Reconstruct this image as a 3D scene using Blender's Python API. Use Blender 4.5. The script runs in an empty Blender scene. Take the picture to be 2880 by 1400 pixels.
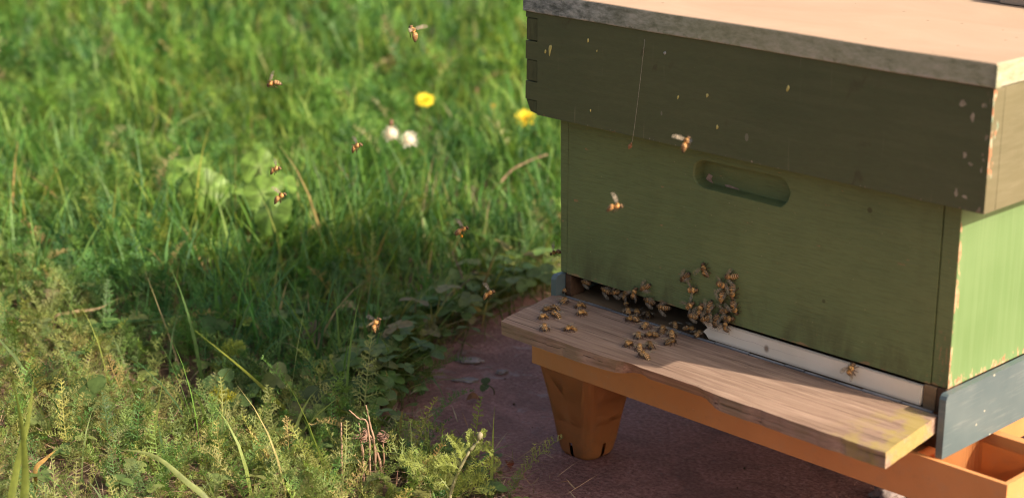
import bpy, bmesh, math, random
import numpy as np
from mathutils import Vector, Matrix, noise as mnoise

# ------------------------------------------------------------------ camera, sky, sun, exposure
S = bpy.context.scene
COL = S.collection
CAM_LOC = Vector((1.19119, -1.23683, 0.54669))
CAM_R = Vector((0.700645, 0.713505, 0.002614)); CAM_U = Vector((-0.209920, 0.202633, 0.956490)); CAM_F = Vector((-0.681931, 0.670709, -0.291753))
cd = bpy.data.cameras.new('camera'); cam = bpy.data.objects.new('camera', cd); COL.objects.link(cam)
cam.matrix_world = Matrix(((CAM_R.x, CAM_U.x, -CAM_F.x, CAM_LOC.x), (CAM_R.y, CAM_U.y, -CAM_F.y, CAM_LOC.y),
                           (CAM_R.z, CAM_U.z, -CAM_F.z, CAM_LOC.z), (0, 0, 0, 1)))
cd.sensor_width = 36; cd.lens = 61.764; cd.clip_start = 0.05; cd.clip_end = 1000
cd.dof.use_dof = True; cd.dof.focus_distance = 1.72; cd.dof.aperture_fstop = 5.2
S.camera = cam

SUN = Vector((1.465, 0.405, 1.0)).normalized()          # towards the sun
w = bpy.data.worlds.new('World'); S.world = w; w.use_nodes = True
nt = w.node_tree; bg = nt.nodes['Background']
sky = nt.nodes.new('ShaderNodeTexSky'); sky.sky_type = 'NISHITA'; sky.sun_disc = False
sky.sun_elevation = math.asin(SUN.z); sky.sun_rotation = math.atan2(SUN.x, SUN.y)
sky.air_density = 1.0; sky.dust_density = 7.0; sky.ozone_density = 0.2
nt.links.new(sky.outputs[0], bg.inputs[0]); bg.inputs[1].default_value = 0.105
sl = bpy.data.lights.new('sun', 'SUN'); sl.energy = 3.9; sl.angle = math.radians(0.53); sl.color = (1.0, 0.87, 0.70)
so = bpy.data.objects.new('sun', sl); COL.objects.link(so); so.location = (3, 1, 3)
so.rotation_euler = (-SUN).to_track_quat('-Z', 'Y').to_euler()
vs = S.view_settings; vs.view_transform = 'Standard'; vs.look = 'None'; vs.exposure = 0.76; vs.gamma = 1.0; vs.use_curve_mapping = False
S.cycles.use_denoising = True; S.cycles.filter_width = 1.1
S.cycles.max_bounces = 8; S.cycles.transparent_max_bounces = 16

# ------------------------------------------------------------------ helpers
class G:
    """small node-graph helper"""
    def __init__(s, name):
        s.m = bpy.data.materials.new(name); s.m.use_nodes = True; s.t = s.m.node_tree; s.t.nodes.clear()
        s.co = s.t.nodes.new('ShaderNodeTexCoord')
    def put(s, sock, v):
        if isinstance(v, bpy.types.NodeSocket): s.t.links.new(v, sock)
        elif v is not None:
            if sock.type == 'RGBA' and len(v) == 3: v = (*v, 1)
            sock.default_value = v
    def n(s, t, props=None, **inp):
        nd = s.t.nodes.new(t)
        for k, v in (props or {}).items(): setattr(nd, k, v)
        for k, v in inp.items(): s.put(nd.inputs[int(k[1:])] if k[0] == '_' else nd.inputs[k], v)
        return nd
    def obj(s): return s.co.outputs['Object']
    def mapv(s, sc=(1, 1, 1), loc=(0, 0, 0), v=None):
        return s.n('ShaderNodeMapping', _0=v or s.obj(), _1=loc, _3=sc).outputs[0]
    def noise(s, scale=5, detail=4, rough=.55, dist=0, v=None):
        nd = s.n('ShaderNodeTexNoise', Vector=v or s.obj(), Scale=scale, Detail=detail, Roughness=rough, Distortion=dist)
        return nd.outputs['Fac']
    def vor(s, scale, v=None, feature='F1', rnd=1.0):
        return s.n('ShaderNodeTexVoronoi', {'feature': feature}, Vector=v or s.obj(), Scale=scale, Randomness=rnd)
    def ramp(s, fac, stops, interp='LINEAR'):
        nd = s.n('ShaderNodeValToRGB', _0=fac); cr = nd.color_ramp; cr.interpolation = interp
        while len(cr.elements) < len(stops): cr.elements.new(0.5)
        for e, (p, c) in zip(cr.elements, stops):
            e.position = p; e.color = (*c, 1) if not isinstance(c, (int, float)) else (c, c, c, 1)
        return nd.outputs[0]
    def mix(s, fac, a, b, mode='MIX'):
        nd = s.n('ShaderNodeMix', {'data_type': 'RGBA', 'blend_type': mode})
        s.put(nd.inputs[0], fac); s.put(nd.inputs[6], a); s.put(nd.inputs[7], b)
        return nd.outputs[2]
    def math(s, op, a, b=None, clamp=False):
        nd = s.n('ShaderNodeMath', {'operation': op, 'use_clamp': clamp}); s.put(nd.inputs[0], a)
        if b is not None: s.put(nd.inputs[1], b)
        return nd.outputs[0]
    def sep(s, v=None):
        return s.n('ShaderNodeSeparateXYZ', _0=v or s.obj()).outputs
    def step(s, v, a, b):                       # smooth 0..1 between a and b
        nd = s.n('ShaderNodeMapRange', {'interpolation_type': 'SMOOTHSTEP'}, _0=v, _1=a, _2=b, _3=0.0, _4=1.0)
        return nd.outputs[0]
    def bump(s, h, strength=.3, dist=.001, nrm=None):
        nd = s.n('ShaderNodeBump', Strength=strength, Distance=dist, Height=h)
        if nrm: s.put(nd.inputs['Normal'], nrm)
        return nd.outputs[0]
    def done(s, color, rough=.6, normal=None, spec=.4, **kw):
        b = s.n('ShaderNodeBsdfPrincipled'); s.put(b.inputs['Base Color'], color); s.put(b.inputs['Roughness'], rough)
        s.put(b.inputs['Specular IOR Level'], spec)
        if normal: s.put(b.inputs['Normal'], normal)
        for k, v in kw.items(): s.put(b.inputs[k.replace('_', ' ')], v)
        o = s.n('ShaderNodeOutputMaterial'); s.t.links.new(b.outputs[0], o.inputs[0]); s.b = b
        return s.m

def keep_world(o, parent):
    o.parent = parent
    loc = Vector((0, 0, 0)); q = parent
    M = Matrix.Identity(4)
    chain = []
    while q: chain.append(q); q = q.parent
    for q in reversed(chain): M = M @ q.matrix_parent_inverse @ q.matrix_basis
    o.matrix_parent_inverse = M.inverted()

def tag(o, label, cat, group=None, kind=None):
    if label: o['label'] = label
    if cat: o['category'] = cat
    if group: o['group'] = group
    if kind: o['kind'] = kind
    return o

def empty(name, loc, parent=None):
    e = bpy.data.objects.new(name, None); COL.objects.link(e); e.empty_display_size = .02
    if parent: keep_world(e, parent)
    e.location = loc
    return e

def link(name, me, parent=None, smooth=False):
    o = bpy.data.objects.new(name, me); COL.objects.link(o)
    if smooth: me.polygons.foreach_set('use_smooth', [True] * len(me.polygons))
    if parent: keep_world(o, parent)
    return o

def pyd(name, v, f, m, parent=None, smooth=False):
    me = bpy.data.meshes.new(name); me.from_pydata([tuple(a) for a in v], [], [tuple(a) for a in f]); me.update()
    for mm in (m if isinstance(m, list) else [m]): me.materials.append(mm)
    return link(name, me, parent, smooth)

def bmo(name, bm, m, parent=None, bevel=0, seg=2, smooth=False):
    if bevel:
        bmesh.ops.bevel(bm, geom=[e for e in bm.edges if len(e.link_faces) == 2 and e.calc_face_angle(0) > .5], offset=bevel, segments=seg, profile=.6, affect='EDGES', clamp_overlap=True)
    bmesh.ops.recalc_face_normals(bm, faces=bm.faces)
    me = bpy.data.meshes.new(name); bm.to_mesh(me); bm.free(); me.materials.append(m)
    return link(name, me, parent, smooth)

def box_bm(x0, x1, y0, y1, z0, z1, bm=None):
    bm = bm or bmesh.new()
    bmesh.ops.create_cube(bm, size=1, matrix=Matrix.Translation(((x0 + x1) / 2, (y0 + y1) / 2, (z0 + z1) / 2)) @ Matrix.Diagonal((x1 - x0, y1 - y0, z1 - z0, 1)))
    return bm

def box(name, x0, x1, y0, y1, z0, z1, m, parent=None, bevel=.0008, seg=2):
    return bmo(name, box_bm(x0, x1, y0, y1, z0, z1), m, parent, bevel, seg)

def prism(outline, axis, a0, a1):
    """polygon outline (list of 2-tuples) extruded along axis ('y': outline is x,z; 'x': outline is y,z; 'z': outline is x,y)"""
    bm = bmesh.new()
    def P(p, a): return (p[0], a, p[1]) if axis == 'y' else ((a, p[0], p[1]) if axis == 'x' else (p[0], p[1], a))
    A = [bm.verts.new(P(p, a0)) for p in outline]; B = [bm.verts.new(P(p, a1)) for p in outline]
    n = len(outline)
    bm.faces.new(A); bm.faces.new(B[::-1])
    for i in range(n): bm.faces.new((A[i], B[i], B[(i + 1) % n], A[(i + 1) % n]))
    return bm

def raw_mesh(name, V, T, C=None, mats=()):
    """big triangle mesh from numpy arrays; C = per-vertex colour (n,3)"""
    me = bpy.data.meshes.new(name); V = np.asarray(V, np.float32); T = np.asarray(T, np.int32)
    me.vertices.add(len(V)); me.vertices.foreach_set('co', V.ravel())
    me.loops.add(T.size); me.loops.foreach_set('vertex_index', T.ravel())
    me.polygons.add(len(T)); me.polygons.foreach_set('loop_start', np.arange(0, T.size, 3, dtype=np.int32))
    if C is not None:
        at = me.attributes.new('col', 'FLOAT_COLOR', 'POINT'); c4 = np.ones((len(V), 4), np.float32); c4[:, :3] = C
        at.data.foreach_set('color', c4.ravel())
    for m in mats: me.materials.append(m)
    me.update(calc_edges=True)
    return me

def tube(pts, rad, n=6):
    """tapered tube through points -> verts, tris"""
    P = [Vector(p) for p in pts]; V = []; F = []
    up = Vector((0.31, 0.17, 0.93))
    for i, p in enumerate(P):
        d = (P[min(i + 1, len(P) - 1)] - P[max(i - 1, 0)]).normalized()
        a = d.cross(up).normalized(); b = d.cross(a)
        r = rad[i] if isinstance(rad, (list, tuple)) else rad
        for k in range(n):
            t = 2 * math.pi * k / n; V.append(p + a * (r * math.cos(t)) + b * (r * math.sin(t)))
    for i in range(len(P) - 1):
        for k in range(n):
            a, b, c, d = i * n + k, i * n + (k + 1) % n, (i + 1) * n + (k + 1) % n, (i + 1) * n + k
            F += [(a, b, c), (a, c, d)]
    F += [(0, k + 1, k) for k in range(1, n - 1)]
    m0 = (len(P) - 1) * n; F += [(m0, m0 + k, m0 + k + 1) for k in range(1, n - 1)]
    return V, F

def spline(pts, n):
    """Catmull-Rom resample to n points"""
    P = [Vector(p) for p in pts]; P = [P[0] * 2 - P[1]] + P + [P[-1] * 2 - P[-2]]; out = []
    m = len(P) - 3
    for i in range(n):
        t = i / (n - 1) * m; k = min(int(t), m - 1); t -= k
        a, b, c, d = P[k:k + 4]
        out.append(.5 * ((2 * b) + (c - a) * t + (2 * a - 5 * b + 4 * c - d) * t * t + (3 * b - a - 3 * c + d) * t ** 3))
    return out

# ------------------------------------------------------------------ materials
def m_front_green():
    g = G('green_paint_shaded_wood')
    fib = g.noise(1, 6, .62, .6, g.mapv((60, 60, 620)))                # horizontal plywood grain
    fib2 = g.noise(1, 3, .5, 1.2, g.mapv((14, 14, 150)))
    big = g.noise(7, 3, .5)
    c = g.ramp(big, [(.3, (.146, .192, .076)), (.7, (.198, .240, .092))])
    c = g.mix(g.math('MULTIPLY', g.ramp(fib, [(.35, 1), (.55, 0)]), .34), c, (.098, .118, .042))
    c = g.mix(g.math('MULTIPLY', g.ramp(fib2, [(.4, 0), (.7, 1)]), .16), c, (.26, .28, .11))
    # scuffed corners: bare wood where the paint has worn off along the right edge and bottom
    x, y, z = g.sep()
    wear = g.math('MULTIPLY', g.step(x, .415, .462), g.math('ADD', g.step(z, .09, -.002), .25, True))
    chip = g.math('GREATER_THAN', g.math('ADD', g.noise(1, 5, .7, 0, g.mapv((420, 420, 90))), g.math('MULTIPLY', wear, .17)), .72)
    low = g.math('MULTIPLY', g.step(z, .0035, .0), .19)
    chip2 = g.math('GREATER_THAN', g.math('ADD', g.noise(1, 3, .6, 0, g.mapv((60, 60, 160))), low), .70)
    c = g.mix(g.math('MAXIMUM', chip, chip2), c, (.33, .22, .10))
    dirt = g.math('MULTIPLY', g.ramp(g.noise(1, 5, .65, .5, g.mapv((38, 38, 16))), [(.45, 0), (.66, 1)]), g.math('ADD', g.math('MULTIPLY', g.step(z, .05, .0), .5), .12))
    c = g.mix(dirt, c, (.085, .075, .034))
    # pollen and dirt specks
    v = g.vor(150); sp = g.math('LESS_THAN', v.outputs['Distance'], .09)
    rare = g.math('GREATER_THAN', g.sep(v.outputs['Color'])[0], .78)
    c = g.mix(g.math('MULTIPLY', g.math('MULTIPLY', sp, rare), .55), c, (.40, .34, .18))
    v = g.vor(46, g.mapv(loc=(.3, .2, .7))); sp = g.math('LESS_THAN', v.outputs['Distance'], .13)
    rare = g.math('GREATER_THAN', g.sep(v.outputs['Color'])[0], .86)
    c = g.mix(g.math('MULTIPLY', g.math('MULTIPLY', sp, rare), .6), c, (.06, .045, .018))
    return g.done(c, .62, g.bump(g.math('ADD', fib, g.math('MULTIPLY', fib2, .6)), .55, .0012), .35)

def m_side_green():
    g = G('sunlit_green_paint')  # lit copy of the front green, sunshine mixed into its tones
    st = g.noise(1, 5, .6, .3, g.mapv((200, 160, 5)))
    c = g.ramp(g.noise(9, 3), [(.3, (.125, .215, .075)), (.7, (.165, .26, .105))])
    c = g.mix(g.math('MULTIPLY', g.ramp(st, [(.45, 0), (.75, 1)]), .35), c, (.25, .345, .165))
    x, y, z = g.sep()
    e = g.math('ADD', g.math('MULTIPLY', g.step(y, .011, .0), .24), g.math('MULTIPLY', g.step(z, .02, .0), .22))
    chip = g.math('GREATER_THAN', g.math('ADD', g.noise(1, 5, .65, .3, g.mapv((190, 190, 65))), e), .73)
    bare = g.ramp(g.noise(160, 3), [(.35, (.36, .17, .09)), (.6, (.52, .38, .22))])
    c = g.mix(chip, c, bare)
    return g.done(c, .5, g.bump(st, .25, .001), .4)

def m_roof():
    g = G('dark_olive_paint')
    fine = g.noise(1, 5, .6, .4, g.mapv((140, 140, 420)))
    c = g.ramp(g.noise(5, 3, .5), [(.3, (.084, .102, .046)), (.7, (.118, .132, .058))])
    c = g.mix(g.math('MULTIPLY', g.ramp(fine, [(.42, 1), (.6, 0)]), .22), c, (.080, .078, .040))
    brush = g.noise(1, 5, .6, .8, g.mapv((9, 9, 110), (.3, .1, .2)))
    c = g.mix(g.math('MULTIPLY', g.ramp(brush, [(.45, 0), (.72, 1)]), .16), c, (.20, .19, .10))
    # darker drips and stains
    dr = g.noise(1, 4, .6, .8, g.mapv((38, 38, 22)))
    c = g.mix(g.math('MULTIPLY', g.ramp(dr, [(.66, 0), (.73, 1)]), .5), c, (.070, .056, .028))
    vs_ = g.noise(1, 3, .5, .5, g.mapv((160, 160, 9), (.5, .2, .1)))
    c = g.mix(g.math('MULTIPLY', g.ramp(vs_, [(.67, 0), (.74, 1)]), .45), c, (.24, .22, .13))
    sc_ = g.math('MULTIPLY', g.math('GREATER_THAN', g.noise(1, 4, .7, .2, g.mapv((55, 55, 420), (.9, 0, .4))), .70), g.step(g.sep()[2], .20, .165))
    c = g.mix(g.math('MULTIPLY', sc_, .6), c, (.30, .25, .16))
    x, y, z = g.sep()
    # pale scratches and worn finger joints near the corners
    ed = g.math('MAXIMUM', g.math('MULTIPLY', g.step(x, .462, .488), .12), g.math('MULTIPLY', g.step(x, -.008, -.028), .075))
    ed = g.math('ADD', ed, g.math('MULTIPLY', g.step(z, .1685, .164), .12))
    chip = g.math('GREATER_THAN', g.math('ADD', g.noise(1, 5, .66, 0, g.mapv((240, 240, 90))), ed), .735)
    c = g.mix(chip, c, g.ramp(g.noise(120, 2), [(.4, (.21, .15, .08)), (.6, (.36, .33, .25))]))
    v = g.vor(60, g.mapv((1, 1, .55))); sp = g.math('LESS_THAN', v.outputs['Distance'], .12)
    rare = g.math('GREATER_THAN', g.sep(v.outputs['Color'])[0], .9)
    c = g.mix(g.math('MULTIPLY', g.math('MULTIPLY', sp, rare), .5), c, (.30, .27, .20))
    return g.done(c, .55, g.bump(fine, .3, .0008), .35)

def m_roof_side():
    g = G('sunlit_olive_paint')  # same olive as the roof front, made paler: sunlight put into the colour
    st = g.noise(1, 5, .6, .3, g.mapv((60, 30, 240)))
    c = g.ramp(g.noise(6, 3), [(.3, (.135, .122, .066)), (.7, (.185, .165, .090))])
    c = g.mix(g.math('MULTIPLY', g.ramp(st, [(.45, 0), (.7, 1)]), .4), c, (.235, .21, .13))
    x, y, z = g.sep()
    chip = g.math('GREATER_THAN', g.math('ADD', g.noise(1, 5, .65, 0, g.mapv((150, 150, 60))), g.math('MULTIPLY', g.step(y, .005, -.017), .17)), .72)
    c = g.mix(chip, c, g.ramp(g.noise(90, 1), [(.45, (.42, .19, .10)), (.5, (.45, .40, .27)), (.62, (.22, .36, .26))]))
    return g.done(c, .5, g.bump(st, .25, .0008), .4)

def m_lid():
    g = G('weathered_cream_lid')
    x, y, z = g.sep(); nz = g.sep(g.n('ShaderNodeNewGeometry').outputs['Normal'])[2]
    top = g.ramp(g.noise(1, 5, .6, 1, g.mapv((5, 9, 9))), [(.3, (.49, .335, .225)), (.7, (.55, .39, .27))])
    scr = g.math('GREATER_THAN', g.noise(1, 5, .7, .4, g.mapv((34, 190, 190))), .705)
    top = g.mix(g.math('MULTIPLY', scr, .6), top, (.40, .25, .155))
    top = g.mix(g.math('MULTIPLY', g.ramp(g.noise(13, 5, .65, .6), [(.48, 0), (.68, 1)]), .35), top, (.46, .31, .20))
    vv = g.vor(70); top = g.mix(g.math('MULTIPLY', g.math('LESS_THAN', vv.outputs['Distance'], .10), g.math('GREATER_THAN', g.sep(vv.outputs['Color'])[0], .85)), top, (.25, .15, .09))
    mott = g.noise(1, 8, .74, .15, g.mapv((70, 70, 170)))
    # the rim is flaky: dark zinc at the left, lichen and old cream paint towards the right
    left = g.ramp(mott, [(.38, (.10, .115, .10)), (.50, (.25, .27, .245)), (.64, (.47, .485, .445))])
    right = g.ramp(mott, [(.30, (.20, .225, .13)), (.46, (.33, .345, .225)), (.66, (.47, .46, .335))])
    rim = g.mix(g.step(x, .0, .22), left, right)
    fl = g.math('MULTIPLY', g.step(z, .272, .2665), g.math('GREATER_THAN', g.noise(95, 4), .5))
    rim = g.mix(g.math('MULTIPLY', fl, .5), rim, (.52, .48, .40))
    c = g.mix(g.step(nz, .35, .75), rim, top)
    return g.done(c, .6, g.bump(mott, .35, .001), .35)

def m_board():
    g = G('weathered_board_wood')
    x, y, z = g.sep()
    fib = g.noise(1, 8, .70, .7, g.mapv((11, 300, 300)))
    wide = g.noise(1, 3, .5, 1.0, g.mapv((4, 55, 55), (.2, .4, 0)))
    c = g.ramp(fib, [(.28, (.190, .118, .086)), (.47, (.345, .228, .168)), (.68, (.50, .355, .268))])
    c = g.mix(g.math('MULTIPLY', g.ramp(wide, [(.40, 1), (.55, 0)]), .35), c, (.19, .118, .082))
    crack = g.ramp(g.noise(1, 4, .6, .6, g.mapv((6, 420, 420), (.7, .1, .3))), [(.33, 1), (.37, 0)])
    c = g.mix(g.math('MULTIPLY', crack, .8), c, (.055, .035, .024))
    lich = g.math('MULTIPLY', g.ramp(g.noise(40, 5, .65), [(.44, 0), (.58, 1)]), g.step(x, .395, .455))
    c = g.mix(g.math('MULTIPLY', lich, .75), c, (.40, .31, .085))
    nrm = g.sep(g.n('ShaderNodeNewGeometry').outputs['Normal'])
    algae = g.math('MULTIPLY', g.step(nrm[1], -.3, -.8), g.ramp(g.noise(30, 4), [(.4, 0), (.6, 1)]))
    c = g.mix(g.math('MULTIPLY', algae, .45), c, (.19, .155, .075))
    stain = g.math('MULTIPLY', g.ramp(g.noise(17, 4, .6), [(.48, 0), (.62, 1)]), g.step(y, -.03, -.006))
    c = g.mix(g.math('MULTIPLY', stain, .5), c, (.10, .062, .043))
    return g.done(c, .78, g.bump(g.math('SUBTRACT', fib, g.math('MULTIPLY', crack, .8)), .8, .0016), .25)

def m_orange():
    g = G('terracotta_plastic')
    c = g.ramp(g.noise(14, 4), [(.3, (.60, .255, .085)), (.7, (.68, .305, .110))])
    dust = g.math('MULTIPLY', g.ramp(g.noise(60, 5, .65), [(.5, 0), (.8, 1)]), .35)
    c = g.mix(dust, c, (.46, .30, .18))
    x, y, z = g.sep()
    mud = g.math('MULTIPLY', g.ramp(g.math('ADD', g.noise(70, 6, .7), g.math('MULTIPLY', g.step(z, -.15, -.2), .16)), [(.58, 0), (.74, 1)]), .30)
    c = g.mix(mud, c, (.36, .19, .10))
    sc = g.math('GREATER_THAN', g.noise(1, 4, .7, .3, g.mapv((90, 90, 420))), .69); c = g.mix(g.math('MULTIPLY', sc, .35), c, (.66, .42, .26))
    return g.done(c, g.ramp(g.noise(35, 3), [(.3, .42), (.7, .6)]), g.bump(g.noise(900, 2), .12, .0004), .45)

def m_blue():
    g = G('blue_grey_painted_sheet')
    br = g.noise(1, 5, .6, .3, g.mapv((30, 22, 300)))
    c = g.ramp(g.noise(16, 4), [(.3, (.085, .125, .135)), (.7, (.13, .17, .175))])
    c = g.mix(g.math('MULTIPLY', g.ramp(br, [(.55, 0), (.78, 1)]), .55), c, (.27, .29, .27))
    v = g.vor(75, g.mapv((1, 1, 1.4))); sp = g.math('LESS_THAN', v.outputs['Distance'], .12)
    rare = g.math('GREATER_THAN', g.sep(v.outputs['Color'])[0], .88)
    c = g.mix(g.math('MULTIPLY', sp, rare), c, (.52, .48, .38))
    return g.done(c, .42, g.bump(br, .15, .0006), .5)

def m_strip():
    g = G('off_white_plastic')
    c = g.ramp(g.noise(22, 4, .6), [(.35, (.86, .75, .59)), (.65, (.92, .82, .67))])
    x, y, z = g.sep()
    v = g.vor(55, g.mapv((1, 1, .8))); sp = g.step(v.outputs['Distance'], .22, .06)
    rare = g.math('GREATER_THAN', g.sep(v.outputs['Color'])[0], .86)
    c = g.mix(g.math('MULTIPLY', g.math('MULTIPLY', sp, rare), .8), c, (.22, .13, .07))
    ln = g.math('LESS_THAN', g.math('ABSOLUTE', g.math('ADD', z, g.math('ADD', g.math('MULTIPLY', g.noise(60, 2), .004), .0085))), .00016)
    c = g.mix(g.math('MULTIPLY', ln, g.math('MULTIPLY', g.step(x, .34, .27), .5)), c, (.35, .22, .14))
    ends = g.math('MULTIPLY', g.math('ADD', g.step(z, -.0045, -.0025), g.step(z, -.0175, -.0195)), .35)
    c = g.mix(ends, c, (.40, .27, .17))
    return g.done(c, .45, g.bump(g.noise(80, 2), .08, .0005), .45)

def m_simple(name, c1, c2, scale=40, rough=.7, spec=.3, bump=.3, bd=.001, sc=(1, 1, 1), **kw):
    g = G(name); f = g.noise(1, 5, .6, .3, g.mapv(tuple(scale * a for a in sc)))
    return g.done(g.ramp(f, [(.32, c1), (.68, c2)]), rough, g.bump(f, bump, bd), spec, **kw)

def m_paving():
    g = G('brown_paving')
    big = g.noise(4, 4, .6); gr = g.noise(210, 5, .7); gr2 = g.noise(70, 4, .6)
    c = g.ramp(gr, [(.32, (.150, .068, .056)), (.50, (.43, .205, .172)), (.70, (.68, .42, .37))])
    c = g.mix(g.math('MULTIPLY', g.ramp(big, [(.4, 0), (.7, 1)]), .5), c, (.54, .245, .20))
    c = g.mix(g.math('MULTIPLY', g.ramp(gr2, [(.58, 0), (.70, 1)]), .35), c, (.040, .022, .018))
    v = g.vor(120); sp = g.step(v.outputs['Distance'], .24, .1); rare = g.math('GREATER_THAN', g.sep(v.outputs['Color'])[0], .90)
    c = g.mix(g.math('MULTIPLY', g.math('MULTIPLY', sp, rare), .6), c, (.36, .29, .28))
    dk = g.ramp(g.noise(11, 5, .65, .8), [(.40, 1), (.56, 0)]); c = g.mix(g.math('MULTIPLY', dk, .45), c, (.150, .070, .058))
    # crusty pale lichen blotches
    x, y, z = g.sep()
    li = g.math('MULTIPLY', g.ramp(g.noise(23, 5, .7, .6), [(.57, 0), (.63, 1)]), g.step(x, .05, -.18))
    c = g.mix(g.math('MULTIPLY', li, .6), c, (.48, .38, .35))
    return g.done(c, .72, g.bump(g.math('ADD', gr, gr2), 1.0, .006), .4)

def m_soil():
    g = G('lawn_soil')
    a = g.noise(60, 6, .65); b = g.noise(9, 3)
    c = g.ramp(a, [(.3, (.05, .034, .022)), (.52, (.14, .095, .062)), (.72, (.28, .20, .13))])
    far = g.ramp(g.noise(3, 5), [(.3, (.03, .065, .012)), (.7, (.07, .12, .022))])
    x, y, z = g.sep()
    d = g.math('SUBTRACT', g.math('MULTIPLY', y, .7), g.math('MULTIPLY', x, .7))
    c = g.mix(g.step(d, 2.6, 3.6), c, far)
    return g.done(c, .9, g.bump(a, .9, .004), .15)

def m_leaf(name='foliage', trans=.36, rough=.5, spec=.3, vein=False):
    g = G(name)
    c = g.n('ShaderNodeAttribute', {'attribute_name': 'col'}).outputs['Color']
    c = g.mix(.6, c, g.mix(1.0, c, g.ramp(g.noise(140, 3), [(.3, (.55, .55, .5)), (.7, (1.4, 1.35, 1.3))]), 'MULTIPLY'))
    b = g.n('ShaderNodeBsdfPrincipled'); g.put(b.inputs['Base Color'], c); g.put(b.inputs['Roughness'], rough); g.put(b.inputs['Specular IOR Level'], spec)
    t = g.n('ShaderNodeBsdfTranslucent'); g.put(t.inputs[0], g.mix(1.0, c, (1.5, 1.45, .75), 'MULTIPLY'))
    mx = g.n('ShaderNodeMixShader', _0=trans); g.t.links.new(b.outputs[0], mx.inputs[1]); g.t.links.new(t.outputs[0], mx.inputs[2])
    o = g.n('ShaderNodeOutputMaterial'); g.t.links.new(mx.outputs[0], o.inputs[0])
    return g.m

def m_attr(name, rough=.6, spec=.3, scale=300, amt=.5):
    g = G(name)
    c = g.n('ShaderNodeAttribute', {'attribute_name': 'col'}).outputs['Color']
    f = g.noise(scale, 3)
    c = g.mix(amt, c, g.mix(1.0, c, g.ramp(f, [(.3, (.5, .5, .5)), (.7, (1.5, 1.5, 1.5))]), 'MULTIPLY'))
    return g.done(c, rough, g.bump(f, .3, .0004), spec)

def m_wing(name='bee_wing_membrane', op=.20):
    g = G(name)
    b = g.n('ShaderNodeBsdfPrincipled'); g.put(b.inputs['Base Color'], g.ramp(g.noise(900, 2), [(.4, (.34, .27, .19)), (.6, (.46, .39, .30))]))
    g.put(b.inputs['Roughness'], .28); g.put(b.inputs['Specular IOR Level'], .7)
    t = g.n('ShaderNodeBsdfTransparent'); g.put(t.inputs[0], (.95, .92, .86))
    vein = g.vor(520, g.mapv((.5, 1, 1)), 'DISTANCE_TO_EDGE').outputs[0]
    fac = g.ramp(vein, [(.0, op + .3), (.08, op)])
    mx = g.n('ShaderNodeMixShader', _0=fac); g.t.links.new(t.outputs[0], mx.inputs[1]); g.t.links.new(b.outputs[0], mx.inputs[2])
    o = g.n('ShaderNodeOutputMaterial'); g.t.links.new(mx.outputs[0], o.inputs[0])
    return g.m

WINGF = m_wing('flying_bee_wing', .26); GREEN = m_front_green(); SIDE = m_side_green(); ROOF = m_roof(); ROOFS = m_roof_side(); LID = m_lid(); BOARD = m_board()
ORANGE = m_orange(); BLUE = m_blue(); STRIP = m_strip(); PAVE = m_paving(); SOIL = m_soil()
DARKWOOD = m_simple('propolis_stained_wood', (.045, .022, .012), (.16, .088, .048), 70, .7, .3, .6, .001, (.3, 1, 1))
RAWWOOD = m_simple('raw_inner_wood', (.14, .085, .045), (.30, .20, .11), 50, .75, .25, .5, .001, (.15, 1, 1))
METAL = m_simple('dull_silver_edging', (.20, .205, .22), (.50, .50, .52), 60, .38, .5, .25, .0006, (.4, 1, 1), Metallic=.7)
ENDGRAIN = m_simple('olive_end_grain', (.072, .080, .038), (.108, .118, .055), 260, .7, .25, .7, .0008, (1, 1, .25))
PLANK = m_simple('grey_plank', (.20, .17, .14), (.42, .36, .30), 40, .8, .2, .6, .001, (.2, 1, 1))
LEAF = m_leaf('foliage'); BROAD = m_leaf('broad_leaf', .32, .45, .35); DRY = m_leaf('dry_plant', .15, .7, .15)
PETAL = m_leaf('petal', .35, .6, .2); BEE = m_attr('bee_body', .55, .35, 1500, .45); WING = m_wing()
STONE = m_simple('pale_pebble', (.22, .17, .155), (.38, .31, .29), 90, .8, .25, .5, .001)
SPOT = m_simple('yellow_dropping', (.42, .37, .10), (.60, .54, .20), 300, .6, .3, .3, .0003)
SPOTG = m_simple('grey_dropping', (.30, .31, .28), (.48, .48, .44), 300, .6, .3, .3, .0003)
THREAD = m_simple('silk_thread', (.32, .28, .2), (.5, .45, .36), 200, .5, .5, .1, .0002)

# ------------------------------------------------------------------ the ground
GZ = -0.20
SLAB = [(-.40, 1.6), (-.405, .9), (-.41, .42), (-.40, .31), (-.395, .21), (-.33, .07), (-.245, -.05), (-.20, -.095), (-.10, -.095),
        (0, -.087), (.06, -.115), (.12, -.21), (.20, -.45), (.34, -.9), (.5, -1.9), (3.2, -1.9), (3.2, 1.6)]
def in_poly(x, y, poly):
    x = np.asarray(x); y = np.asarray(y); r = np.zeros(x.shape, bool); n = len(poly)
    for i in range(n):
        x0, y0 = poly[i]; x1, y1 = poly[(i + 1) % n]
        c = ((y0 > y) != (y1 > y)) & (x < (x1 - x0) * (y - y0) / ((y1 - y0) or 1e-9) + x0)
        r ^= c
    return r
def poly_dist(x, y, poly):
    x = np.asarray(x, float); y = np.asarray(y, float); best = np.full(x.shape, 1e9); n = len(poly)
    for i in range(n):
        a = np.array(poly[i]); b = np.array(poly[(i + 1) % n]); d = b - a
        t = np.clip(((x - a[0]) * d[0] + (y - a[1]) * d[1]) / (d @ d), 0, 1)
        best = np.minimum(best, np.hypot(x - a[0] - t * d[0], y - a[1] - t * d[1]))
    return best

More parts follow.
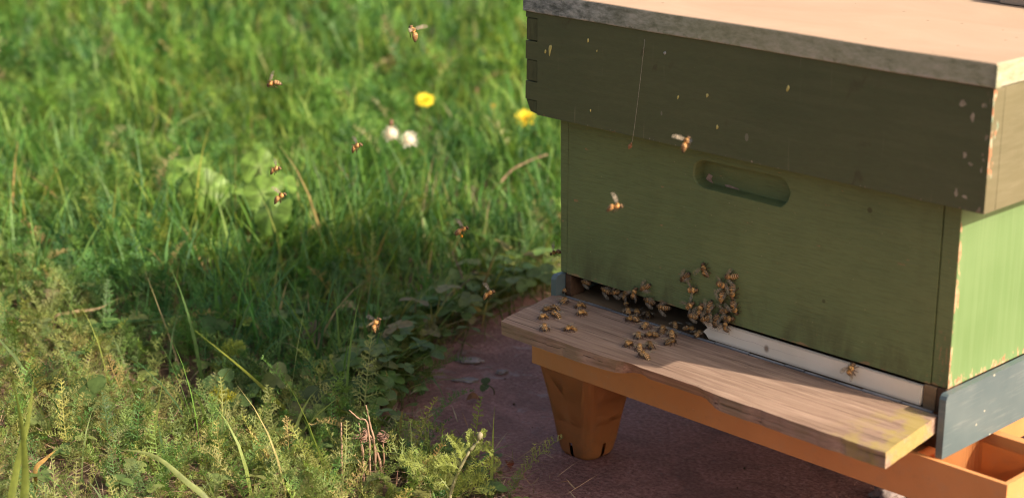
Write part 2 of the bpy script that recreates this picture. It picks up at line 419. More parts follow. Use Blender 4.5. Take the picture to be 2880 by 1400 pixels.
def ground_h(x, y):
    h = .006 * np.sin(x * 9.1 + 1.3 * np.sin(y * 7)) * np.cos(y * 8.3 + x * 3) + .004 * np.sin(x * 31 + y * 17) * np.sin(y * 27 - x * 11)
    d = poly_dist(x, y, SLAB); ins = in_poly(x, y, SLAB)
    t = np.clip((d - .09) / .36, 0, 1)
    h = h + GZ - .004 + .034 * t * t * (3 - 2 * t)
    return np.where(ins, np.where(d > .012, GZ - .045, GZ - .012), h)

gx = np.concatenate([[-300, -60, -15], np.arange(-5, 2.0, .035), [4, 15, 60, 300]]); gy = np.concatenate([[-300, -60, -10], np.arange(-1.6, 5, .035), [8, 20, 60, 300]])
X, Y = np.meshgrid(gx, gy); Z = ground_h(X, Y); far = (np.abs(X) > 3.2) | (Y > 5) | (Y < -1.6)
Z = np.where(far & ~in_poly(X, Y, SLAB), GZ + .03, Z)
nx, ny = len(gx), len(gy); idx = np.arange(nx * ny).reshape(ny, nx)
q = np.stack([idx[:-1, :-1], idx[:-1, 1:], idx[1:, 1:], idx[1:, :-1]], -1).reshape(-1, 4)
me = raw_mesh('ground', np.stack([X, Y, Z], -1).reshape(-1, 3), np.concatenate([q[:, [0, 1, 2]], q[:, [0, 2, 3]]]), None, [SOIL])
tag(link('ground', me, smooth=True), None, None, kind='structure')

# paving: one thick slab with a crumbled edge
rng = random.Random(4)
edge = []
for i in range(len(SLAB)):
    a = Vector(SLAB[i]); b = Vector(SLAB[(i + 1) % len(SLAB)]); n = max(1, int((b - a).length / .018)) if max(abs(a.x), abs(b.x)) < 1 else 1
    for k in range(n):
        p = a.lerp(b, k / n)
        if n > 1: p += Vector((mnoise.noise(Vector((p.x * 40, p.y * 40, 0))), mnoise.noise(Vector((p.x * 40, p.y * 40, 5))))) * .010
        edge.append((p.x, p.y))
bmo_ = prism(edge, 'z', GZ - .035, GZ)
tag(bmo('paving', bmo_, PAVE), None, None, kind='structure')

# ------------------------------------------------------------------ the plastic stand
st = empty('hive_stand', (.257, .257, GZ)); tag(st, 'terracotta orange plastic stand with tapered pot legs under the hive', 'stand')
SX0, SX1, SY0, SY1, ST, SB = -.018, .533, -.018, .533, -.0585, -.1005
def ring_wall(x0, x1, y0, y1, z0, z1, t):
    bm = bmesh.new()
    def R_(a, z): return [bm.verts.new((x, y, z)) for x, y in ((x0 + a, y0 + a), (x1 - a, y0 + a), (x1 - a, y1 - a), (x0 + a, y1 - a))]
    o0, o1, i0, i1 = R_(0, z0), R_(0, z1), R_(t, z0), R_(t, z1)
    for k in range(4):
        j = (k + 1) % 4
        bm.faces.new((o0[k], o0[j], o1[j], o1[k])); bm.faces.new((i0[j], i0[k], i1[k], i1[j]))
        bm.faces.new((o1[k], o1[j], i1[j], i1[k])); bm.faces.new((o0[j], o0[k], i0[k], i0[j]))
    return bm
bmo('rim', ring_wall(SX0, SX1, SY0, SY1, SB, ST, .0045), ORANGE, st, .0012, 2)
bmo('inner_rim', ring_wall(SX0 + .092, SX1 - .092, SY0 + .092, SY1 - .092, SB + .001, ST - .001, .010), ORANGE, st, .0012, 2)
# cross walls that join the inner and the outer rim beside each pot
for (x0, x1, y0, y1) in ((SX0 + .0046, SX0 + .0918, SY0 + .092, SY0 + .102), (SX1 - .0918, SX1 - .0046, SY0 + .092, SY0 + .102),
                         (SX0 + .0046, SX0 + .0918, SY1 - .102, SY1 - .092), (SX1 - .0918, SX1 - .0046, SY1 - .102, SY1 - .092),
                         (SX0 + .092, SX0 + .102, SY0 + .0046, SY0 + .0918), (SX1 - .102, SX1 - .092, SY0 + .0046, SY0 + .0918),
                         (SX0 + .092, SX0 + .102, SY1 - .0918, SY1 - .0046), (SX1 - .102, SX1 - .092, SY1 - .0918, SY1 - .0046)):
    box('cross_wall', x0, x1, y0, y1, SB + .002, ST - .002, ORANGE, st, .001)
def pot(cx, cy):
    """open tapered square pot with rounded corners and slots cut in the foot"""
    bm = bmesh.new(); rows = []
    prof = [(SB + .034, .0395, .010), (SB - .002, .0385, .010), (-.13, .0335, .011), (-.16, .0285, .011), (-.183, .0252, .011), (GZ + .004, .0225, .011), (GZ + .0006, .0205, .011)]
    for z, h, r in prof:
        ring = []
        for qx, qy, a0 in ((1, 1, 0), (-1, 1, 90), (-1, -1, 180), (1, -1, 270)):
            for k in range(6):
                t = math.radians(a0 + 18 * k)
                ring.append(bm.verts.new((cx + qx * (h - r) + r * math.cos(t), cy + qy * (h - r) + r * math.sin(t), z)))
            # two points near the middle of the side: the slot edges
            t = math.radians(a0 + 90); ex, ey = math.cos(t), math.sin(t); tx, ty = -ey, ex
            for o in (-.0022, .0022): ring.append(bm.verts.new((cx + ex * h + tx * o, cy + ey * h + ty * o, z)))
        rows.append(ring)
    n = len(rows[0])
    for i in range(len(rows) - 1):
        for k in range(n):
            if i == len(rows) - 3 or i == len(rows) - 2:
                if k % 8 == 6: continue                       # the slots
            j = (k + 1) % n
            bm.faces.new((rows[i][k], rows[i][j], rows[i + 1][j], rows[i + 1][k]))
    bm.faces.new(rows[-1])
    bmesh.ops.solidify(bm, geom=bm.faces[:], thickness=-.0022)
    return bm
PX0, PX1 = .0235, .4915
for cx, cy in ((PX0, PX0), (PX1, PX0), (PX0, PX1), (PX1, PX1)):
    o = bmo('leg', pot(cx, cy), ORANGE, st)

# ------------------------------------------------------------------ the hive
W = .46
hive = empty('beehive', (.23, .23, ST)); tag(hive, 'wooden beehive with green brood box, dark olive roof and cream lid', 'beehive')
roof = empty('roof', (.23, .23, .1636), hive); brood = empty('brood_box', (.23, .23, 0), hive); flo = empty('hive_floor', (.23, .23, ST), hive)
# --- roof boards with finger joints
RX0, RX1, RY0, RY1, RZ0, RZ1 = -.030, .4906, -.0177, .4777, .1636, .2655
TH = .0165
fing = [(.2595, .2368), (.2178, .1962), (.1775, RZ0)]         # side-board fingers that show on the front
def front_outline():
    T_, E_ = RX0 + TH, RX0 + .0003
    L = [(T_, RZ0), (T_, .1778), (E_, .1778), (E_, .1959), (T_, .1959), (T_, .2181), (E_, .2181), (E_, .2365), (T_, .2365), (T_, .2598), (E_, .2598), (E_, RZ1)]
    return [(RX1, RZ0), (RX1, RZ1)] + L[::-1]
ol = front_outline()
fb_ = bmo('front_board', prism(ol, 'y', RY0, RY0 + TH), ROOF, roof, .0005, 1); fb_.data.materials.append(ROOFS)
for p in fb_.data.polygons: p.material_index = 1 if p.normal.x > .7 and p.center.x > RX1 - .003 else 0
bmo('back_board', prism(ol, 'y', RY1 - TH, RY1), ROOF, roof, .0005, 1)
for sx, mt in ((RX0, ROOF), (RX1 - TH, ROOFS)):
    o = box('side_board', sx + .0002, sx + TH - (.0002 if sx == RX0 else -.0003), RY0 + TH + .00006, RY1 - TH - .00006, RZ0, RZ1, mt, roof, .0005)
    for hi, lo in (fing if sx == RX0 else ()):
        for y0, y1 in ((RY0 + .0007, RY0 + TH), (RY1 - TH, RY1 - .0007)):
            fb = box_bm(sx + .0004, sx + TH - .0004, y0, y1, lo + .0005, hi - .0003)
            if lo == RZ0 and sx == RX0 and y0 < .1:            # knocked-off lower corner
                for v in fb.verts:
                    if v.co.z < lo + .001 and v.co.x < sx + .002: v.co.x += .006; v.co.z += .0015
            f_ = bmo('finger_joint', fb, ENDGRAIN, roof, .0006, 1)
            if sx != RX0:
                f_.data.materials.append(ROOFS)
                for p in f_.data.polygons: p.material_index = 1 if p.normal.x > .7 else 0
# worn patches where bare wood shows at the right front corner of the roof
cornm = m_simple('worn_corner_wood', (.26, .23, .15), (.46, .40, .28), 220, .8, .2, .5, .0006)
for cx, cz, a, b in ((.4635, .2500, .0060, .0050), (.4735, .2400, .0035, .0065), (.4690, .2085, .0032, .0070), (.4750, .2020, .0040, .0028), (.4640, .1765, .0030, .0060), (.4722, .1745, .0045, .0030), (.4820, .2510, .0025, .0035)):
    pts = [(cx + a * .5 * math.cos(t) * (1 + .35 * math.sin(3 * t + cx * 900)), cz + b * .5 * math.sin(t) * (1 + .3 * math.sin(2 * t + cz * 700))) for t in [2 * math.pi * k / 11 for k in range(11)]]
    bmo('paint_chip', prism(pts, 'y', RY0 - .00012, RY0 + .0004), cornm, roof)
# --- lid: sheet cover with turned-down rim
lb = box_bm(RX0 - .0022, RX1 + .0022, RY0 - .0024, RY1 + .0024, .2658, .2858)
bmesh.ops.subdivide_edges(lb, edges=[e for e in lb.edges if abs(e.verts[0].co.x - e.verts[1].co.x) > .3], cuts=30, use_grid_fill=True)
for v in lb.verts:
    k = mnoise.noise(Vector((v.co.x * 9, v.co.y * 3, v.co.z * 20)))
    v.co.z += k * .0009; v.co.y += (mnoise.noise(Vector((v.co.x * 14, 3, v.co.z * 60))) * .0007 if v.co.y < .2 else 0)
lid = bmo('lid', lb, LID, roof, .0018, 3)
fold = prism([(RY0 - .0042, .267), (RY0 + .004, .267), (RY0 + .0015, .2852), (RY0 - .0040, .2846)], 'x', RX1 + .0020, RX1 + .0036)
bmo('lid_fold', fold, LID, lid, .0006, 2)
# --- droppings on the roof front
SPOTS = [((.004, .2323), 11, 24), ((-.0023, .2287), 6, 12), ((.0547, .247), 6, 11), ((.0664, .2386), 4, 6), ((.1512, .2484), 9, 7), ((.0594, .1797), 5, 8),
         ((.1686, .2095), 6, 10), ((.2028, .2164), 7, 11), ((.2156, .1892), 7, 11), ((.2919, .2366), 9, 12)]
for i, ((x, z), wd, hh) in enumerate(SPOTS):
    a, b = wd * .5 / 2700, hh * .5 / 2700; V = []; F = []; n = 12
    for ring, (sc, dy) in enumerate(((1, .0), (.75, -.0005), (.35, -.0008))):
        for k in range(n):
            t = 2 * math.pi * k / n; wob = 1 + .14 * math.sin(3 * t + i) + .1 * math.sin(2 * t + 2 * i)
            tail = -.6 * b * max(0, -math.sin(t)) ** 3
            V.append((x + a * sc * wob * math.cos(t) + .3 * a * sc * math.sin(t), RY0 - .00005 + dy, z + sc * (b * wob * math.sin(t) + tail * (wd > 8))))
    for r_ in range(2):
        for k in range(n): F.append((r_ * n + k, r_ * n + (k + 1) % n, (r_ + 1) * n + (k + 1) % n, (r_ + 1) * n + k))
    F.append([2 * n + k for k in range(n)])
    pyd('dropping', V, F, SPOTG if i == 4 else SPOT, roof, True)

# --- brood box: front panel with a handhold, side panels whose ends show as narrow strips
def panel_with_hole(x0, x1, z0, z1, cx, cz, hw, hh, y0, depth, thick):
    bm = bmesh.new(); n = 10; loop = []
    for sgn, a0 in ((1, -90), (-1, 90)):
        for k in range(n + 1):
            t = math.radians(a0 + 180 * k / n); loop.append((cx + sgn * (hw - hh) + hh * math.cos(t) + .0006 * math.sin(5 * t + sgn), cz + hh * math.sin(t) * (1 + .03 * sgn) + .0005 * math.cos(7 * t)))
    fr = [bm.verts.new((x, y0, z)) for x, z in loop]
    lip = [bm.verts.new((cx + (x - cx) * .975, y0 + .0015, cz + (z - cz) * .96)) for x, z in loop]
    bk = [bm.verts.new((cx + (x - cx) * .955, y0 + depth, cz + (z - cz) * .86)) for x, z in loop]
    rc = [bm.verts.new((x, y0, z)) for x, z in ((x0, z0), (x1, z0), (x1, z1), (x0, z1))]
    ed = [bm.edges.new((rc[i], rc[(i + 1) % 4])) for i in range(4)]; m = len(fr)
    ed += [bm.edges.new((fr[i], fr[(i + 1) % m])) for i in range(m)]
    bmesh.ops.triangle_fill(bm, use_beauty=True, edges=ed)
    for i in range(m):
        j = (i + 1) % m
        bm.faces.new((fr[i], fr[j], lip[j], lip[i])); bm.faces.new((lip[i], lip[j], bk[j], bk[i]))
    bm.faces.new(bk)
    rb = [bm.verts.new((x, y0 + thick, z)) for x, z in ((x0, z0), (x1, z0), (x1, z1), (x0, z1))]
    for i in range(4): bm.faces.new((rc[i], rc[(i + 1) % 4], rb[(i + 1) % 4], rb[i]))
    bm.faces.new(rb[::-1])
    return bm
BZ1 = .252
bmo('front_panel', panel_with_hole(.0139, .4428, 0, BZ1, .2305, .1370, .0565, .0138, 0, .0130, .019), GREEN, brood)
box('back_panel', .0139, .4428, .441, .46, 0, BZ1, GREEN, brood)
lp = box_bm(0, .0131, .0004, .4596, 0, BZ1)
for v in lp.verts:
    if v.co.z < .01 and v.co.x < .005: v.co.x += .0045 if v.co.y < .1 else 0
bmo('side_panel', lp, GREEN, brood, .0012, 2)
# right side: outer face takes the lit copy of the green, sunlight in its colour
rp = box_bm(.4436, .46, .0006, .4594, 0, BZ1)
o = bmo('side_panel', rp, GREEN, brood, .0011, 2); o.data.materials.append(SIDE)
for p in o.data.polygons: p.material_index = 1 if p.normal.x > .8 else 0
# chip marks in the handhold where bare wood shows
chipm = m_simple('bare_chipped_wood', (.30, .19, .14), (.50, .36, .28), 200, .8, .2, .5, .0006)
for k, pts in enumerate(([(.1835, .1345), (.1815, .1310), (.1800, .1290), (.1850, .1268), (.1885, .1262), (.1865, .1300), (.1880, .1330)],
                         [(.2030, .1275), (.2080, .1282), (.2130, .1275), (.2185, .1268), (.2200, .1258), (.2050, .1258)])):
    bmo('paint_chip', prism(pts, 'y', .0124, .0131), chipm, brood)

# --- floor: side sheets, deck, entrance strip
for x0, x1, zb in ((.0035, .0102, -.058), (.4606, .4672, -.0582)):
    pr = [(-.0125, zb), (.459, zb), (.459, -.0006), (-.0085, -.0006), (-.0110, -.002), (-.0125, -.005)]
    bmo('side_plate', prism(pr, 'x', x0, x1), BLUE, flo, .0009, 2)
box('deck', .0104, .4600, .0032, .455, -.034, -.0240, RAWWOOD, flo, .0006)
box('sill_block', .0104, .4600, .0030, .020, -.0575, -.0345, DARKWOOD, flo, .0006)
box('end_post', .0104, .0185, .0010, .022, -.0236, -.0006, DARKWOOD, flo, .0012)
box('end_post', .4500, .4598, .0002, .020, -.0236, -.0008, DARKWOOD, flo, .0010)
box('end_block', .4375, .4496, -.0010, .020, -.0236, -.0012, RAWWOOD, flo, .0010)
box('back_rail', .0187, .4495, .440, .455, -.0236, -.0008, DARKWOOD, flo, .0008)
sp = [(.196, -.0050), (.1985, -.0075), (.2015, -.0100), (.1985, -.0125), (.1965, -.0150), (.2000, -.0170), (.2030, -.0205), (.4362, -.0205), (.4368, -.0030), (.203, -.0030), (.198, -.0034)]
bmo('entrance_strip', prism(sp, 'y', -.0032, .0016), STRIP, flo, .0006, 2)
# rough hardwood frame ends just inside the entrance
for k in range(9):
    x = .030 + k * .0375
    box('frame_end', x, x + .024, .030, .44, .004, .016, DARKWOOD, brood, .001)
# silver edging in short lengths between board and deck
rng = random.Random(2); x = .0195; 
while x < .452:
    ln = rng.choice((.028, .034, .041, .022)); x1 = min(x + ln, .452)
    eb = box_bm(x, x1 - .0008, -.0072, -.0046 + rng.uniform(-.0004, .0004), -.0255, -.0206 + rng.uniform(-.0005, .0003))
    bmo('metal_edging', eb, METAL, flo, .0007, 2); x = x1

# --- landing board with a rough hand-cut front edge
LX0, LX1, LY0, LY1, LZ1, LTH = .0245, .4705, -.1045, -.0080, -.0220, .0155
bm = bmesh.new(); NX, NY = 70, 8; rows = []
def fe(x):                                                    # how far the lower front edge is cut back
    def sm(a, b, t): t = min(1, max(0, (t - a) / (b - a))); return t * t * (3 - 2 * t)
    return .0145 * sm(.172, .188, x) * (1 - sm(.268, .300, x)) + .0035 * sm(.13, .172, x) * (1 - sm(.188, .21, x))
def LXl(y): return LX0 - (.0195) * (y - LY0) / (LY1 - LY0)    # the left end is not cut square
def LXr(y): return LX1 - (.0125) * (y - LY0) / (LY1 - LY0)
grid = {}
for i in range(NX + 1):
    for j in range(NY + 1):
        t = j / NY; y = LY0 + (LY1 - LY0) * t; x = LXl(y) + (LXr(y) - LXl(y)) * i / NX
        jag = .0012 * mnoise.noise(Vector((x * 60, y * 20, 1))) + .0007 * mnoise.noise(Vector((x * 170, y * 20, 9)))
        c = fe(x); yt = y + (.22 * c + jag) * (1 - t) ** 4; yb = y + (c + 1.3 * jag + .0008) * (1 - t) ** 3
        wav = .0005 * mnoise.noise(Vector((x * 8, y * 90, 3)))
        grid[i, j, 1] = bm.verts.new((x, yt, LZ1 + wav - (.0012 if j == 0 else 0)))
        grid[i, j, 0] = bm.verts.new((x, yb, LZ1 - LTH + wav))
for i in range(NX):
    for j in range(NY):
        for s in (0, 1): bm.faces.new([grid[i, j, s], grid[i + 1, j, s], grid[i + 1, j + 1, s], grid[i, j + 1, s]][::1 if s else -1])
    for j in (0, NY): bm.faces.new([grid[i, j, 0], grid[i + 1, j, 0], grid[i + 1, j, 1], grid[i, j, 1]][::1 if j == 0 else -1])
for j in range(NY):
    for i in (0, NX): bm.faces.new([grid[i, j, 0], grid[i, j, 1], grid[i, j + 1, 1], grid[i, j + 1, 0]][::1 if i == 0 else -1])
lbd = bmo('landing_board', bm, BOARD, hive, .0012, 2)
lbd['label'] = 'weathered grey wooden landing board with a worn front edge'

# --- things on the roof
pl = box('plank', .292, .334, .252, .40, .2862, .2975, PLANK, None, .0015); tag(pl, 'small weathered grey plank on the lid, left of the two at the top right', 'plank', 'planks on the lid')
pl = bmo('plank', box_bm(.336, .478, .2465, .40, .2862, .3055), PLANK, None, .0015); tag(pl, 'longer brown sided plank on the lid, cut off by the top right corner', 'plank', 'planks on the lid')
# hanging thread with a shrivelled scrap
th = empty('hanging_thread', (.1137, -.0215, .1531)); tag(th, 'fine thread hanging down the roof front with a shrivelled scrap at its end', 'thread')
V, F = tube(spline([(.1273, -.0186, .2579), (.1231, -.0200, .2111), (.1179, -.0212, .1649), (.1163, -.0215, .1580)], 14), .00016, 5)
pyd('silk', V, F, THREAD, th, True)
V, F = tube(spline([(.1163, -.0215, .1580), (.1158, -.0222, .1560), (.1140, -.0212, .1540), (.1128, -.0220, .1518)], 9), [.0004, .0014, .0010, .0019, .0022, .0015, .0020, .0012, .0004], 6)
pyd('scrap', V, F, m_simple('shrivelled_scrap', (.28, .13, .06), (.48, .26, .13), 500), th, True)

# ------------------------------------------------------------------ measured places (metres)
BEES = [
    ((0.0076,0.0027,-0.0184),(-0.647,0.762,0.000),(0,0,1),'f',1,'bee against the left end post of the entrance, head up, at the board corner'),
    ((0.0322,-0.0228,-0.0184),(-0.338,0.941,0.000),(0,0,1),'f',1.05,'striped bee on the board just below the left end of the entrance'),
    ((0.0391,-0.0554,-0.0184),(-0.034,-0.999,0.000),(0,0,1),'f',1,"upper left bee of the huddle of four on the board's left end"),
    ((0.0406,-0.0459,-0.0184),(-0.971,-0.237,0.000),(0,0,1),'h',0.95,"upper right bee of the huddle of four on the board's left end"),
    ((0.0547,-0.0594,-0.0184),(-0.999,0.034,0.000),(0,0,1),'f',1.05,"bee with abdomen to the right in the huddle at the board's left end"),
    ((0.0517,-0.0733,-0.0184),(0.012,-1.000,0.000),(0,0,1),'f',0.95,"lowest bee of the huddle of four, nearest the board's left edge"),
    ((0.0741,-0.0937,-0.0184),(-0.713,0.701,0.000),(0,0,1),'f',1,'bee seen from behind, alone at the front left corner of the board'),
    ((0.0538,-0.0228,-0.0184),(-0.223,-0.975,0.000),(0,0,1),'f',1,'farther bee of the pair facing left behind the lone walker'),
    ((0.0698,-0.0377,-0.0184),(-0.082,-0.997,0.000),(0,0,1),'h',1,'nearer bee of the pair facing left behind the lone walker'),
    ((0.0937,-0.0794,-0.0184),(-0.463,-0.886,0.000),(0,0,1),'f',1.05,'lone bee walking left across the open board between corner and middle cluster'),
    ((0.0991,-0.0011,-0.0184),(-0.643,0.766,0.000),(0,0,1),'f',1,'bee on the silver edging with its head into the entrance, left of centre'),
    ((0.1170,-0.0164,-0.0184),(-0.877,-0.481,0.000),(0,0,1),'f',1.08,'bee facing left, pressed along the silver edging at the middle of the entrance'),
    ((0.1072,0.0025,-0.0184),(0.734,-0.679,0.000),(0,0,1),'h',1,'dark bee coming out of the entrance beside the bee on the silver edging'),
    ((0.1164,0.0090,-0.0199),(-0.660,0.751,0.000),(0,0,1),'f',1,'bee with round abdomen towards us, going into the dark entrance'),
    ((0.1391,-0.0206,-0.0184),(-0.290,0.957,0.000),(0,0,1),'f',1,'bee heading right and inwards, alone between silver edging and middle cluster'),
    ((0.1524,-0.0463,-0.0184),(-0.664,0.748,0.000),(0,0,1),'f',0.95,'small bee at the upper left of the middle cluster on the board'),
    ((0.1599,-0.0371,-0.0184),(-0.695,-0.719,0.000),(0,0,1),'f',1.05,'topmost right bee of the middle cluster, facing left'),
    ((0.1775,-0.0586,-0.0184),(-0.778,0.629,0.000),(0,0,1),'f',1.05,"plump striped bee in the middle of the board's cluster, abdomen towards us"),
    ((0.1616,-0.0708,-0.0184),(0.229,-0.973,0.000),(0,0,1),'f',1,'leftmost bee of the middle cluster, head down left'),
    ((0.1749,-0.0697,-0.0184),(-0.663,0.748,0.000),(0,0,1),'f',0.95,'bee with golden back in the middle cluster, above the lowest bee'),
    ((0.1913,-0.0828,-0.0184),(-0.995,0.098,0.000),(0,0,1),'f',1.05,'lowest bee of the middle cluster, beside the edge of sunlight'),
    ((0.1857,-0.0375,-0.0184),(0.168,0.986,0.000),(0,0,1),'f',1.05,'bee walking right, on the board below the crowded right end of the gap'),
    ((0.1573,-0.0165,-0.0184),(-0.523,0.852,0.000),(0,0,1),'f',1.05,'striped bee climbing to the gap, left of the bee seen from behind'),
    ((0.1719,-0.0204,-0.0184),(-0.700,0.714,0.000),(0,0,1),'f',1.05,'bee seen from behind, directly above the bee walking right'),
    ((0.1574,0.0013,-0.0184),(-0.721,0.693,0.000),(0,0,1),'h',0.9,'small bee farthest back at the gap, above the bee seen from behind'),
    ((0.1752,0.0035,-0.0184),(0.876,0.482,0.000),(0,0,1),'h',1.05,'dark bee at the broken left end of the white strip'),
    ((0.1903,-0.0014,-0.0184),(-0.136,0.991,0.000),(0,0,1),'f',1.05,'bee stepping right along the foot of the white strip'),
    ((0.0333,0.0060,-0.0058),(-1.000,0.000,-0.004),(0,-1,0),'f',0.95,'bee hanging in the dark entrance, nearest its left end'),
    ((0.0613,0.0060,-0.0079),(-0.971,0.000,0.237),(0,-1,0),'f',1.05,'bee hanging in the entrance, second from its left end'),
    ((0.0743,0.0060,-0.0071),(-0.930,0.000,-0.369),(0,-1,0),'h',0.95,'bee hanging in the entrance, third from its left end'),
    ((0.0881,0.0060,-0.0056),(0.308,0.000,0.951),(0,-1,0),'f',1,'bee hanging in the entrance, fourth from its left end'),
    ((0.1082,-0.0036,0.0029),(0.391,0.000,0.920),(0,-1,0),'f',1,'bee clinging to the lower panel edge with wings pointing straight down'),
    ((0.1268,-0.0036,-0.0011),(-0.989,0.000,0.151),(0,-1,0),'f',1.05,'upper of two bees hanging from the panel edge over the gap, facing left'),
    ((0.1438,-0.0036,-0.0035),(-1.000,0.000,-0.005),(0,-1,0),'f',1.05,'lower of two bees hanging from the panel edge over the gap, facing left'),
    ((0.0800,0.0170,-0.0199),(0.692,-0.722,0.000),(0,0,1),'h',0.9,'dim bee deep in the entrance below the hanging bees'),
    ((0.1209,-0.0036,0.0110),(-0.842,0.000,-0.539),(0,-1,0),'f',1.05,'bee on the green panel just above the middle of the entrance'),
    ((0.1707,-0.0036,0.0328),(-0.719,0.000,-0.695),(0,-1,0),'f',1.05,'bee on the panel, leftmost of the upper bees, head down left'),
    ((0.1945,-0.0036,0.0464),(-0.294,0.000,0.956),(0,-1,0),'o',1.1,'highest bee on the panel, head up with one wing held out'),
    ((0.1812,-0.0036,0.0228),(0.973,0.000,0.231),(0,-1,0),'s',1.05,'bee on the panel with both wings spread wide, head right'),
    ((0.2256,-0.0036,0.0466),(-0.974,0.000,-0.226),(0,-1,0),'h',1.05,'highest bee of the right hand panel group, head left'),
    ((0.2172,-0.0036,0.0363),(0.999,0.000,-0.052),(0,-1,0),'h',1,'bee with half open wings just left of the long striped bee on the panel'),
    ((0.2293,-0.0036,0.0318),(0.111,0.000,-0.994),(0,-1,0),'f',1.15,'long striped bee head down at the right of the panel group'),
    ((0.2166,-0.0036,0.0235),(-0.013,0.000,-1.000),(0,-1,0),'f',1.05,'plain orange bee head down, left of the long striped bee'),
    ((0.1788,-0.0036,0.0065),(0.725,0.000,0.688),(0,-1,0),'h',1.05,'bee on the panel at the right end of the gap, wings half open'),
    ((0.1919,-0.0036,0.0065),(0.284,0.000,0.959),(0,-1,0),'f',1.1,"bee on the panel with pale wings pointing down over the strip's end"),
    ((0.2022,-0.0036,0.0094),(-0.234,0.000,-0.972),(0,-1,0),'f',1.1,'striped bee head down beside the pale winged bee'),
    ((0.2325,-0.0036,0.0169),(0.516,0.000,-0.856),(0,-1,0),'f',1.1,'rightmost bee of the panel group, head down'),
    ((0.2214,-0.0036,0.0120),(0.949,0.000,0.315),(0,-1,0),'h',1,'bee facing right in the lower right of the panel group, upper of two'),
    ((0.2259,-0.0036,0.0054),(0.979,0.000,0.204),(0,-1,0),'f',1.1,'bee facing right just above the white strip, lower of two'),
    ((0.1855,-0.0075,-0.0013),(-0.996,0.000,-0.086),(0,-1,0),'f',0.95,'bee at the very tip of the white strip, facing left'),
    ((0.2007,-0.0075,-0.0003),(-0.893,0.000,-0.449),(0,-1,0),'h',1,'dark bee on the top of the white strip, left of the head down bee'),
    ((0.2136,-0.0075,0.0001),(-0.181,0.000,-0.983),(0,-1,0),'f',1.1,'bee hanging head down over the white strip'),
    ((0.2256,-0.0075,-0.0007),(0.012,0.000,1.000),(0,-1,0),'h',0.95,'dark bee on the white strip, rightmost of those by the group'),
    ((0.3669,-0.0075,-0.0053),(0.392,0.000,0.920),(0,-1,0),'f',1.1,'single bee on the white strip near its right end'),
    ((-0.0641,-0.1351,0.2550),(-0.539,-0.047,0.841),(0.841,-0.095,0.533),'fly',1.15,'brown flying bee high above the lawn, topmost of all'),
    ((-0.1802,-0.2177,0.1994),(-0.794,-0.524,-0.307),(-0.117,-0.363,0.924),'fly',1.1,'dark flying bee at upper left with folded legs, farthest left of the high ones'),
    ((-0.1699,-0.1218,0.1218),(0.709,0.460,0.534),(-0.302,-0.485,0.820),'fly',1.05,'flying bee with wings stretched wide, left of the white flowers'),
    ((-0.2232,-0.1858,0.0993),(0.795,0.456,0.401),(-0.220,-0.400,0.890),'fly',1.0,'upper of two flying bees in front of the pale broad leaves'),
    ((-0.1984,-0.1998,0.0778),(0.414,0.762,0.497),(-0.034,-0.533,0.845),'fly',1.1,'lower of two flying bees in front of the pale broad leaves'),
    ((-0.0340,-0.1010,0.0574),(0.470,0.786,0.402),(-0.005,-0.454,0.891),'pollen',1.1,'flying bee carrying an orange pollen load over the shaded grass'),
    ((-0.0022,-0.0950,-0.0028),(0.623,0.596,0.507),(-0.188,-0.515,0.837),'fly',1.05,'flying bee nearing the left tip of the landing board'),
    ((-0.0165,-0.2297,-0.0048),(0.392,0.294,0.872),(-0.523,-0.708,0.474),'fly',1.15,'golden flying bee low over the shaded clover'),
    ((0.2548,-0.1962,0.1578),(0.726,0.666,0.172),(0.038,-0.289,0.956),'fly',1.0,'flying bee in front of the green panel, below the hanging thread'),
    ((0.2844,-0.1441,0.2082),(0.024,0.642,0.766),(0.135,-0.762,0.634),'fly',1.0,'flying bee in front of the dark roof edge, above the handhold'),
    ((-0.0446,0.0425,0.0009),(-0.673,-0.674,-0.304),(-0.039,-0.378,0.925),'fly',1.0,'bee half hidden behind the left corner of the green box'),
]
